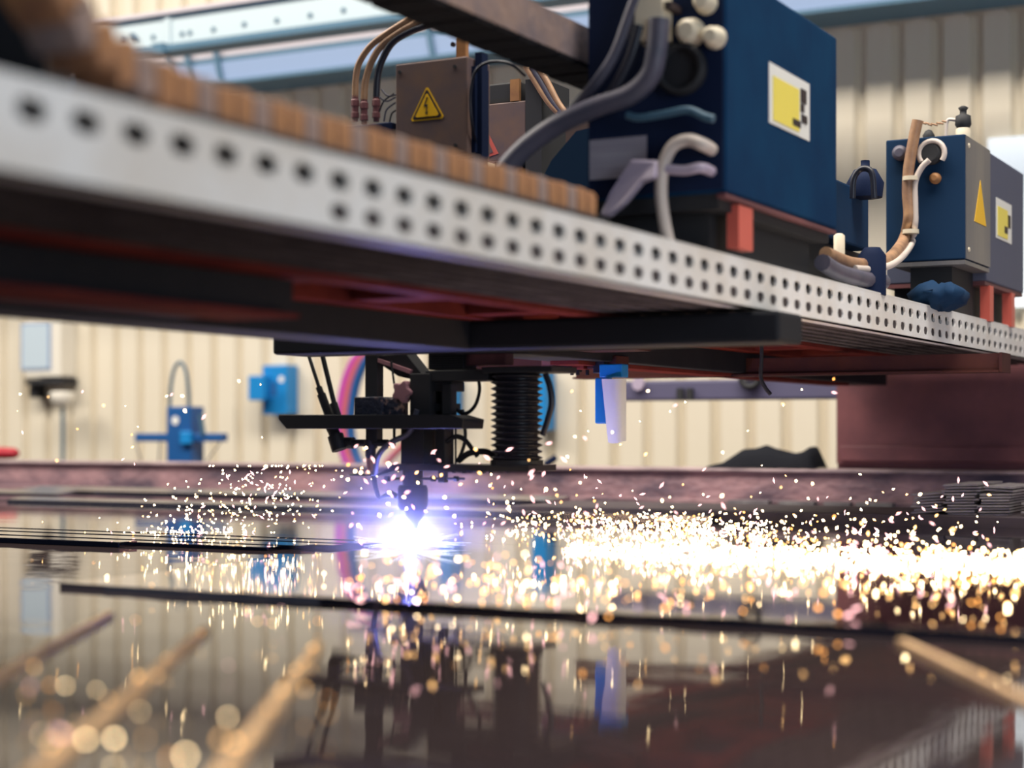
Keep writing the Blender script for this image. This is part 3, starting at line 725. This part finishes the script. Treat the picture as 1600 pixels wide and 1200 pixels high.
cable('air_hose', 'hose_cream', [H(1452,250), H(1440,262), H(1430,285), H(1430,320), H(1430,350), H(1424,382), PX(1402,408,XS-0.03), PX(1372,420,XS-0.03), PX(1335,420,XS-0.03)], 0.009, 'thin cream hose from the black inlet, strapped beside the fat tan hose', 'hose')
for (x, y) in ((1423,279), (1423,362), (1378,413)):
    c = H(x, y); mb = MB(); mb.lathe(c, [(0.024,-0.006),(0.024,0.006)], 14, 'Z' if y < 400 else 'X'); tag(mb.build('cable_tie', 'cream'), {279:'upper pale strap round the tan hose',362:'middle pale strap round the tan hose',413:'lowest pale strap round the tan hose'}[y]+' by the junction box', 'strap', 'straps on the tan hose')
# things on top of the hose box
vt = thing('vent_valve', 'black and white valve standing on the navy junction box', 'valve', H(1505, 212, 0.10))
c = H(1505, 212, 0.10)
mb = MB(); mb.lathe((c.x,c.y,z21), [(0.022,0),(0.022,0.03),(0.018,0.035)], 16); mb.build('valve_base', 'cream', vt)
mb = MB(); mb.lathe((c.x,c.y,z21), [(0.018,0.034),(0.024,0.045),(0.022,0.07),(0.010,0.076),(0.010,0.086),(0.015,0.094),(0.006,0.10)], 16); mb.build('valve_cap', 'black', vt)
mb = MB(); mb.curve([(c.x-0.02,c.y,z21+0.06),(c.x-0.045,c.y,z21+0.062),(c.x-0.05,c.y,z21+0.03),(c.x-0.05,c.y,z21)], 0.005, 6); mb.build('valve_lever', 'hose_cream', vt)
mb = MB()
for i in range(9):
    p = H(1440+i*4.4, 190+ (1.5 if i % 2 else 0)+4*math.sin(i/8*math.pi), 0.05); mb.tube([p+Vector((-0.006,0,0.002)), p+Vector((0.006,0,-0.002))], 0.003, 5)
tag(mb.build('small_chain', 'hose_tan'), 'thin rusty chain strung above the navy junction box', 'chain')
mb = MB(); mb.lathe((H(1440,208).x, y20+0.05, z21), [(0.016,0),(0.018,0.012),(0.010,0.026),(0.002,0.03)], 14)
tag(mb.build('black_cap', 'black'), 'small black cap on top of the navy junction box', 'cap')
# dark bag under the hose box
mb = MB(); c = PX(1478, 446, XS+0.02)
prf = [(0.01,-0.045),(0.055,-0.04),(0.085,-0.02),(0.095,0.005),(0.07,0.03),(0.03,0.045),(0.004,0.05)]
mb.lathe((c.x-0.02,c.y,c.z), prf, 22)
for v in mb.v: v += Vector((math.sin(v.y*90+v.z*60)*0.009, math.sin(v.x*80+v.z*120)*0.009, math.sin(v.x*70+v.y*110)*0.008))
bo = mb.build('dark_bag', 'navy_mid'); bo.scale = (0.8,1.5,0.8); bo.location.z = ZT-0.008
tag(bo, 'slumped dark blue bag lying on the deck under the junction box', 'bag')
# gear between the two boxes
g1 = thing('pump_unit', 'dark navy pump unit wedged behind the tan hose between cabinets', 'pump', (-1.5, 4.5, ZT))
bx('pump_housing', 'navy_mid', (-1.58, 4.15, CH+0.50), (-1.36, 4.62, CH+0.66), g1, 0.006)
bx('pump_base', 'black', (-1.56, 4.1, ZT), (-1.40, 4.7, CH+0.50), g1, 0.004)
mb = MB(); c = PY(1352, 262, 4.5); mb.lathe((c.x, 4.5, CH+0.63), [(0.045,0),(0.05,0.04),(0.03,0.075),(0.012,0.08),(0.012,0.10)], 18); mb.build('pump_cap', 'navy_dark', g1)
mb = MB(); mb.curve([PY(1332,310,4.3), PY(1334,280,4.3), PY(1346,264,4.3), PY(1362,270,4.3), PY(1366,310,4.3)], 0.008, 8); mb.build('pump_pipe', 'hose_black', g1)
mb = MB(); c = PY(1317, 374, 4.15); mb.lathe((c.x, 4.12, ZT+0.06), [(0.014,0),(0.014,0.085),(0.008,0.09)], 14); mb.build('white_filter', 'cream', g1)
mb = MB(); mb.lathe((c.x+0.06, 4.2, ZT), [(0.035,0),(0.035,0.10),(0.02,0.12)], 14); mb.build('pump_motor', 'navy_dark', g1)
mb = MB(); mb.curve([PX(1285,410,XS-0.03), PX(1310,425,XS-0.03), PX(1350,436,XS-0.03), PX(1380,440,XS-0.03)], 0.02, 10)
tag(mb.build('grey_conduit', 'hose_grey'), 'grey flexible conduit lying on the rail below the pump unit', 'conduit')

# ================================================================== CONTROL BOXES WITH SIGN
YS = 3.44
xa_, xb_ = PY(618, 100, YS).x, PY(730, 100, YS).x
zs0, zs1 = PY(675, 244, YS).z, PY(675, 94, YS).z
sg = thing('control_box', 'dusty brown control box with yellow high-voltage triangle', 'control box', ((xa_+xb_)/2, YS+0.06, ZT))
bx('cabinet', 'sign_box', (xa_, YS, zs0), (xb_, YS+0.11, zs1), sg, 0.003)
for (x, y) in ((625,113), (711,104), (712,227)):
    c = PY(x, y, YS); mb = MB(); mb.lathe(c, [(0.0045,0),(0.0045,-0.003)], 8, 'Y'); mb.build('screw', 'black', sg)
bx('mount_post', 'navy_dark', (xb_-0.05, YS+0.05, ZT), (xb_-0.01, YS+0.10, zs0), sg)
bx('rear_post', 'navy_dark', (xb_+0.004, YS+0.03, ZT), (xb_+0.022, YS+0.06, PY(740,78,YS).z), sg)
bx('side_channel', 'navy_dark', (xb_, YS+0.02, zs0+0.004), (xb_+0.010, YS+0.085, zs1-0.02), sg)
def tri(parent, pts, dy, m, name, Y): 
    return MB().prism([PY(x, y, Y)+Vector((0,-dy,0)) for x, y in pts], (0, 0.0008, 0)).build(name, m, parent)
def shrink(pts, k):
    cx_ = sum(p[0] for p in pts)/len(pts); cy2 = sum(p[1] for p in pts)/len(pts)
    return [(cx_+(p[0]-cx_)*k, cy2+(p[1]-cy2)*k) for p in pts]
T0 = [(642.5,187),(644.5,190),(691,185.5),(693.5,181.5),(669,137),(666,137)]
sgn = tri(sg, T0, 0.001, 'yellow', 'warning_sign', YS)
tri(sgn, shrink(T0, 0.88), 0.0018, 'ink', 'sign_band', YS)
tri(sgn, shrink(T0, 0.70), 0.0026, 'yellow', 'sign_field', YS)
tri(sgn, [(667.5,152),(663,167),(667,166.5),(666.5,176),(664.8,175),(667.6,180),(669.5,174.5),(668,175),(669.2,163),(665.5,163.8),(669.5,152.5)], 0.0034, 'ink', 'sign_bolt', YS)
bx('top_tab', 'orange_dust', (PY(702,80,YS).x, YS+0.03, zs1), (PY(718,80,YS).x, YS+0.045, PY(710,54,YS).z), sg, 0.002)
mb = MB(); mb.lathe(PY(709,70,YS+0.03), [(0.006,0),(0.006,-0.006)], 8, 'Y'); mb.build('tab_bolt', 'ink', sg)
# hoses into the fitting beside the box
def S(x, y, dy=0.02): return PY(x, y, YS+dy)
def hose2(xb2, yb2, pts, m, lab, r):
    t = thing('gas_hose', lab, 'hose', S(xb2, yb2+40), 'gas hoses beside the sign box')
    mb = MB(); mb.curve([S(*p) for p in pts], r, 10); mb.build('hose', m, t)
    mb = MB(); c = S(xb2, yb2+42); z = 4.0/F
    mb.lathe((c.x,c.y,c.z), [(0.007,0),(0.007,6*z),(0.010,6*z),(0.010,14*z),(0.0085,15*z),(0.0085,24*z),(0.0105,25*z),(0.0105,34*z),(0.008,36*z),(0.008,42*z)], 8, 'Z', False)
    mb.build('fitting', 'brown_plate', t)
hose2(555, 148, [(555,152),(556,122),(562,97),(580,71),(608,50),(640,30),(668,14)], 'hose_tan', 'outer dusty tan gas hose beside the warning sign box', 0.0078)
hose2(569, 152, [(569,156),(571,128),(580,98),(596,72),(622,52),(650,36),(675,24)], 'hose_tan', 'inner dusty tan gas hose beside the warning sign box', 0.0085)
hose2(588, 148, [(588,152),(590,120),(598,92),(614,66),(640,50),(668,40),(690,34)], 'hose_black', 'black gas hose closest to the warning sign box', 0.0085)
bx_o = bx('hose_manifold', 'navy_dark', (S(548,200).x, YS, ZT), (S(618,200).x, YS+0.06, S(580,196).z), None, 0.003)
tag(bx_o, 'dark manifold block under the gas hoses beside the sign box', 'manifold')
for i, pts in enumerate([[(590,150),(604,158),(618,152)], [(592,176),(600,158),(616,146)], [(600,190),(604,172),(618,160)], [(608,194),(612,178),(619,172)], [(596,140),(606,150),(619,148)]]):
    cable('thin_wire', 'hose_black' if i % 2 else 'hose_grey', [S(*p) for p in pts], 0.0022, ['grey wire looping low','black wire rising steeply','grey wire standing upright','black short wire','grey wire looping high'][i]+' between gas hoses and sign box', 'wire', 6)
cable('thin_cable', 'hose_black', [S(744,226,0.03), S(737,190,0.0), S(735,150,0.0), S(741,116,0), S(756,100,0), S(778,96,0), S(800,101,0), S(820,118,0.05)], 0.0035, 'thin dark cable arching from the sign box side to the cable chain', 'cable', 8)
# second control box behind
Y5 = 4.15
s2 = thing('control_box', 'brown control box with half hidden orange triangle behind the sign box', 'control box', (PY(795,250,Y5).x, Y5+0.06, ZT))
xa5, xb5 = PY(758, 200, Y5).x, PY(821, 200, Y5).x
bx('cabinet', 'sign_box', (xa5, Y5, PY(790,250,Y5).z), (xb5, Y5+0.16, PY(790,160,Y5).z), s2, 0.003)
bx('dark_side', 'black', (xb5, Y5+0.0, ZT), (xb5+0.05, Y5+0.17, PY(790,128,Y5).z), s2)
bx('top_unit', 'black', (xa5, Y5+0.01, PY(790,160,Y5).z), (xb5-0.02, Y5+0.12, PY(790,128,Y5).z), s2, 0.004)
bx('top_tab', 'orange_dust', (PY(797,150,Y5).x, Y5, PY(800,158,Y5).z), (PY(811,150,Y5).x, Y5+0.012, PY(800,124,Y5).z), s2)
bx('mount_post', 'navy_dark', (xa5+0.02, Y5+0.02, ZT), (xb5-0.02, Y5+0.1, PY(790,250,Y5).z), s2)
sg5 = tri(s2, [(758,247),(779,240),(763,208),(758,214)], 0.001, 'red_paint', 'warning_sign', Y5)
tri(sg5, [(760,241),(771,238),(763,220),(760,222)], 0.002, 'sign_box', 'sign_field', Y5)
for i,(dx_, lab) in enumerate(((0,'lower'),(9,'middle'),(18,'upper'))):
    cable('gas_hose', ['hose_tan','hose_grey','hose_tan'][i], [PY(822+dx_,104,Y5), PY(838+dx_,130,Y5), PY(856+dx_*0.8,158,Y5), PY(872+dx_*0.6,176,Y5)], 0.009, lab+' dusty hose slanting down behind the brown control box', 'hose')
# brown and navy plates behind the grey cable
mb = MB(); mb.prism([PY(836,300,3.7), PY(920,300,3.7), PY(920,200,3.7), PY(900,205,3.7), PY(862,250,3.7)], (0,0.02,0))
tag(mb.build('gusset_plate', 'navy_mid'), 'navy triangular gusset plate behind the thick grey cable', 'bracket')
pb = bx('brown_cover', 'sign_box', (PY(884,300,3.8).x, 3.8, ZT), (PY(930,300,3.8).x, 3.9, PY(900,190,3.8).z)); tag(pb, 'brown cover plate partly hidden by the navy power supply', 'cover')

# ================================================================== CABLE CHAINS
def chain(name, label, path, w_, h_, step, mlink, mpin, gap=0.86, group=None):
    pts = [Vector(p) for p in path]; t = thing(name, label, 'cable chain', pts[0], group)
    i = 0; acc = []; L = 0; cur = pts[0]
    # resample
    seglen = [(pts[i+1]-pts[i]).length for i in range(len(pts)-1)]; tot = sum(seglen); s_ = 0
    while s_ < tot:
        q = s_; j = 0
        while j < len(seglen)-1 and q > seglen[j]: q -= seglen[j]; j += 1
        acc.append(pts[j].lerp(pts[j+1], q/seglen[j])); s_ += step
    for i in range(len(acc)-1):
        a, b = acc[i], acc[i+1]; d = (b-a).normalized()
        side = Vector((1,0,0)); side = (side-d*side.dot(d)).normalized(); up = d.cross(side)
        Rm = Matrix((side, d, up)).transposed()
        o = MB(); o.obox((0,0,0), (w_, step*gap, h_*(1.0 if i % 2 else 0.94)), Matrix.Identity(3)); o.obox((0,step*0.45,0), (w_*0.92, step*0.75, h_*0.86), Matrix.Identity(3))
        ob = o.build('chain_link', mlink[i % len(mlink)], None, 0.004, (0,0,0)); ob.parent = t
        ob.location = (a+b)/2 - wloc(t); ob.rotation_euler = Rm.to_euler()
    return t
lowpath = smooth_path([(-1.30,2.66,0.668),(-1.30,2.5,0.668),(-1.30,2.2,0.668),(-1.30,1.85,0.668),(-1.30,1.58,0.671),(-1.30,1.43,0.695),(-1.30,1.345,0.76),(-1.30,1.31,0.86),(-1.30,1.285,0.98),(-1.30,1.27,1.2)], 6)
chain('cable_chain', 'dusty brown cable chain lying along the perforated rail', lowpath, 0.075, 0.052, 0.036, ['rust_chain','rust_chain','dust_chain','rust_chain','rust_chain','dust_chain'], 'ink')
bx_o = bx('chain_shade_strip', 'main_beam', (-1.345, 1.55, ZT), (-1.250, 2.68, ZT+0.026)); tag(bx_o, 'dark strip added as the shadow line under the dusty brown cable chain', 'strip')  # dark strip stands in for the shadow line under the chain
up_path = [(-1.575,0.9,1.050),(-1.575,3.95,1.050)]
ct = chain('cable_chain', 'black-bellied cable chain running high up to the navy power supply', up_path, 0.114, 0.050, 0.085, ['chain_black'], 'ink', 0.9)
bx('side_plate', 'dust_chain', (-1.522, 0.9, 1.034), (-1.516, 3.95, 1.108), ct)
bx('tray_post', 'navy_dark', (-1.60, 3.90, ZT), (-1.56, 3.94, 1.03), ct)
# orange dust-covered hose humps on the deck near the sign box
for i, (x, y) in enumerate(((640,232),(672,246),(708,262),(742,268),(812,292),(838,297))):
    c = PX(x, y, -1.36); mb = MB()
    mb.lathe((c.x,c.y,ZT+0.035), [(0.008,-0.034),(0.030,-0.030),(0.036,0.0),(0.030,0.024),(0.012,0.034)], 10, 'Z')
    ob = mb.build('pipe_clamp', 'orange_dust'); ob.scale = (1,1.35,0.95); ob.location.z = ZT
    tag(ob, ['first','second','third','fourth','fifth','sixth'][i]+' dust-covered clamp on the deck, counted from the gas hoses', 'clamp', 'dusty clamps on the deck')

# ================================================================== OVERHEAD BEAMS
def zrat(r, Y): return CH + r*Y/SN
YA = 7.5
ba = thing('crane_beam', 'pale blue overhead runway beam with bolted splice and dark lower flange', 'beam', (-5, YA, zrat(0.1353,YA)))
za0, za1 = zrat(0.1353,YA), zrat(0.1455,YA)
bx('web', 'beam_blue', (-13, YA, za0), (4, YA+0.03, za1), ba)
bx('top_groove', 'beam_teal', (-13, YA-0.01, za1), (4, YA+0.04, za1+0.02), ba)
bx('top_flange', 'beam_pink', (-13, YA-0.03, za1+0.018), (4, YA+0.14, za1+0.040), ba)
bx('lower_flange', 'beam_teal', (-13, YA-0.06, za0-0.035), (4, YA+0.10, za0), ba)
sp_x = PY(263, 60, YA).x
bx('splice_plate', 'beam_blue', (sp_x-0.02, YA-0.012, za0), (sp_x+0.02, YA, za1), ba)
bx('splice_cleat', 'beam_teal', (sp_x-0.06, YA-0.07, za0-0.045), (sp_x+0.02, YA-0.01, za0+0.012), ba)
b0 = None
for (x, y) in ((147,74),(193,65),(208,59),(214,62),(240,58),(285,53),(297,51),(334,46),(382,38),(433,32),(485,24),(537,16)):
    c = PY(x, y, YA); r = 0.026 if x in (208,193) else 0.014
    mb = MB(); mb.lathe((c.x, YA, c.z), [(r,0),(r,-0.006),(r*0.6,-0.012)], 8, 'Y'); mb.build('bolt', 'beam_teal', ba)
YBm = 8.25
bb = thing('wall_girt', 'double slate and pink girt along the cladding under the runway beam', 'beam', (-5, YBm, zrat(0.12,YBm)))
bx('upper_girt', 'beam_pink', (-13, YBm, zrat(0.1295,YBm)), (4, YBm+0.3, zrat(0.1375,YBm)), bb)
bx('girt_gap', 'beam_teal', (-13, YBm-0.01, zrat(0.1275,YBm)), (4, YBm+0.30, zrat(0.1295,YBm)), bb)
bx('lower_girt', 'beam_slate', (-13, YBm-0.02, zrat(0.1207,YBm)), (4, YBm+0.30, zrat(0.1275,YBm)), bb)
bx('girt_lip', 'beam_teal', (-13, YBm-0.04, zrat(0.1195,YBm)), (4, YBm+0.30, zrat(0.1207,YBm)), bb)
for x in (255, 285, 330, 660):
    a = PY(x, 100, YBm-0.02); b_ = PY(x+14, 128, YBm-0.02); zz0, zz1 = zrat(0.121,YBm), zrat(0.1375,YBm)
    MB().prism([(a.x,YBm-0.04,zz1),(a.x+0.03,YBm-0.04,zz1),(b_.x+0.03,YBm-0.04,zz0),(b_.x,YBm-0.04,zz0)], (0,0.02,0)).build('brace', 'beam_teal', bb)

# ================================================================== THINGS ON AND BY THE WALL
WF = WY-0.005
wc = thing('wall_cabinet', 'ivory wall cabinet with pale glazed door on the cladding', 'wall cabinet', PY(90, 592, WF))
def wb(name, m, x0, y0, x1, y1, d0, d1, parent, bev=0.004):
    a, b = PY(x0, y1, WF), PY(x1, y0, WF)
    return bx(name, m, (a.x, WF-d1, a.z), (b.x, WF-d0, b.z), parent, bev)
wb('body', 'cabinet', 62, 498, 118, 590, 0.0, 0.14, wc)
wdf = wb('door_frame', 'beam_slate', 57, 505, 103, 580, 0.14, 0.147, wc, 0)
wb('door_glass', 'screen', 60, 508, 100, 577, 0.147, 0.150, wdf, 0)
sh = thing('wash_station', 'black bracket shelf with white bowl on a thin stand under the wall cabinet', 'stand', PY(97, 740, 8.3))
wb('shelf', 'black', 64, 592, 122, 602, 0.0, 0.15, sh)
wb('bracket', 'black', 62, 602, 72, 622, 0.0, 0.10, sh)
c = PY(98, 630, 8.45); mb = MB(); mb.lathe((c.x,c.y,c.z), [(0.03,-0.02),(0.07,0.0),(0.085,0.06),(0.075,0.075)], 20); mb.build('bowl', 'cabinet', sh)
mb = MB(); mb.tube([c+Vector((0,0,-0.02)), (c.x,c.y,FZ)], 0.012, 8); mb.build('stand_pole', 'steel_handle', sh)
# blue lifting frame behind the rim
YL = 7.6
bf = thing('lifting_frame', 'deep blue post with looped steel handle and side arms behind the rim', 'lifting frame', (PY(280,700,YL).x, YL, FZ))
def lb(name, m, x0, y0, x1, y1, parent, d=0.06, zlow=None):
    a, b = PY(x0, y1, YL), PY(x1, y0, YL)
    return bx(name, m, (a.x, YL, zlow if zlow is not None else a.z), (b.x, YL+d, b.z), parent, 0.006)
lb('post', 'blue_deep', 260, 635, 298, 720, bf, 0.12, FZ)
mb = MB(); mb.curve([PY(265,640,YL+0.05), PY(267,605,YL+0.05), PY(272,578,YL+0.05), PY(281,566,YL+0.05), PY(290,578,YL+0.05), PY(294,605,YL+0.05), PY(296,640,YL+0.05)], 0.010, 8); mb.build('handle', 'steel_handle', bf)
lb('arm', 'blue_deep', 210, 677, 262, 690, bf)
lb('arm', 'blue_deep', 296, 677, 346, 690, bf)
mb = MB(); mb.tube([PY(318,680,YL), PY(313,648,YL)], 0.014, 8); mb.build('pin', 'steel_handle', bf)
lb('clamp', 'blue', 286, 674, 302, 694, bf, -0.03)
mb = MB(); mb.lathe(PY(274,657,YL-0.001), [(0.025,0),(0.025,-0.003)], 14, 'Y'); mb.build('round_sticker', 'white', bf)
for (x0,y0,x1,y1) in ((212,690,222,725),(345,690,320,725),(250,690,248,725)):
    mb = MB(); mb.tube([PY(x0,y0,YL+0.02), PY(x1,y1,YL+0.02)], 0.004, 5); mb.build('cord', 'hose_grey', bf)
# blue boxes
def blue_box(lab, x0, y0, x1, y1, side, Y=WF):
    t = thing('blue_box', lab, 'box', PY((x0+x1)/2, y1, Y), 'blue wall boxes')
    a, b = PY(x0, y1, Y), PY(x1, y0, Y); bx('body', 'blue', (a.x, Y-0.12, a.z), (b.x, Y, b.z), t, 0.006)
    if side:
        a, b = PY(x0-10, y0+(y1-y0)*0.72, Y), PY(x0+14, y0+(y1-y0)*0.22, Y)
        bx('side_pocket', 'blue', (a.x, Y-0.20, a.z), (b.x, Y-0.10, b.z), t, 0.006)
        a, b = PY(x0-4, y0+(y1-y0)*0.62, Y-0.2), PY(x0+4, y0+(y1-y0)*0.34, Y-0.2)
        bx('slot', 'blue_deep', (a.x, Y-0.206, a.z), (b.x, Y-0.20, b.z), t)
        c = PY(x0+12, y0+(y1-y0)*0.28, Y-0.2); mb = MB(); mb.lathe(c, [(0.02,0),(0.02,-0.006)], 12, 'Y'); mb.build('white_mark', 'white', t)
    return t
blue_box('bright blue wall box with side pocket beside the torch bar', 428, 571, 466, 648, True)
blue_box('narrow blue wall box glimpsed between torch column and bellows', 702, 583, 722, 655, False)
blue_box('blue wall box just beyond the black bellows', 846, 580, 868, 672, False)
# blue roll holder with white sheet
wsx = thing('paper_roll_holder', 'blue holder under the gantry with a white sheet hanging from it', 'sheet holder', PY(955, 690, 3.92))
a, b = PY(929, 662, 3.95), PY(950, 590, 3.95); bx('holder', 'blue', (a.x,3.95,a.z), (b.x,3.98,b.z), wsx, 0.004)
a, b = PY(936, 590, 3.95), PY(972, 560, 3.95); bx('holder_top', 'blue', (a.x,3.95,a.z), (b.x,3.99,0.453), wsx, 0.003)
mb = MB(); top_, bot_ = [], []
for i in range(9):
    u = i/8; bul = 0.012*math.sin(u*math.pi)
    top_.append(PY(940+38*u, 592, 3.94-bul)); bot_.append(PY(950+28*u, 691+2*math.sin(u*5), 3.94-bul*1.6))
vs = top_+bot_+[p+Vector((0,0.002,0)) for p in top_]+[p+Vector((0,0.002,0)) for p in bot_]
fs = [(i,i+1,10+i,9+i) for i in range(8)]+[(18+i,27+i,28+i,19+i) for i in range(8)]
mb.add(vs, fs, True); mb.build('white_sheet', 'white', wsx)
# hose coil behind the torch
for i, (m, off, lab) in enumerate((('magenta',0,'magenta'),('rose',9,'rose red'),('blue_deep',18,'dark blue'))):
    pts = [PY(x+off, y, 8.2) for x, y in ((592,540),(560,556),(542,590),(533,630),(530,670),(536,705),(548,735),(556,760))]
    cable('wall_hose', m, pts, 0.026, lab+' hose hanging in a long bow on the wall behind the torch', 'hose')
cable('wall_hose', 'rose', [PY(x, y, 8.2) for x, y in ((655,668),(640,690),(620,706),(600,730),(590,760))], 0.02, 'rose hose slanting behind the torch column', 'hose')
# red thing at the left and the dark rag on the rim
mb = MB(); c = PY(5, 708, 6.95)
mb.lathe((c.x,c.y,0.134+0.03), [(0.004,-0.16),(0.03,-0.15),(0.034,0.0),(0.03,0.08),(0.022,0.10),(0.012,0.105)], 14, 'X')
bx_o = mb.build('red_can', 'red_cloth'); tag(bx_o, 'crimson rounded canister lying behind the rim below the wall cabinet', 'canister')
bx_o.location.z = 0.13
YR = 6.46
top = [(1103,727),(1112,725),(1125,722),(1136,712),(1152,703),(1170,699),(1186,697),(1202,700),(1218,706),(1232,709),(1240,707),(1248,703),(1254,698),(1262,699),(1267,712),(1271,734)]
mb = MB(); prof2 = [PY(x, y, YR) for x, y in top]; nn = len(prof2); zz = 0.134
rings = []
for j in range(9):
    a_ = math.pi*j/8; yy = YR + 0.09 - 0.09*math.cos(a_); sc_ = math.sin(a_)**0.6 if 0 < j < 8 else 0.05
    rings.append([(p.x, yy, zz+(max(p.z-zz,0.004))*sc_*(1+0.05*math.sin(p.x*60+j))) for p in prof2])
vs = [v for r_ in rings for v in r_]; fs = [(j*nn+i, j*nn+i+1, (j+1)*nn+i+1, (j+1)*nn+i) for j in range(8) for i in range(nn-1)]
mb.add(vs, fs, True)
tag(mb.build('work_glove', 'glove'), 'crumpled black work glove lying on the back rim', 'glove')
mb = MB(); mb.tube([PY(852,727,6.45), PY(868,716,6.45)], 0.014, 10); o = mb.build('handle_stub', 'navy_dark')
tag(o, 'short dark handle stub lying on the rim past the bellows', 'handle'); o.location.z = 0.13
# white sheet door panel on the wall at the far right
a, b = PY(1545, 300, WY-0.01), PY(1760, 226, WY-0.01)
o = bx('window_1', 'white_panel', (a.x, WY-0.03, 0.9), (b.x, WY-0.004, 1.745)); struct(o)
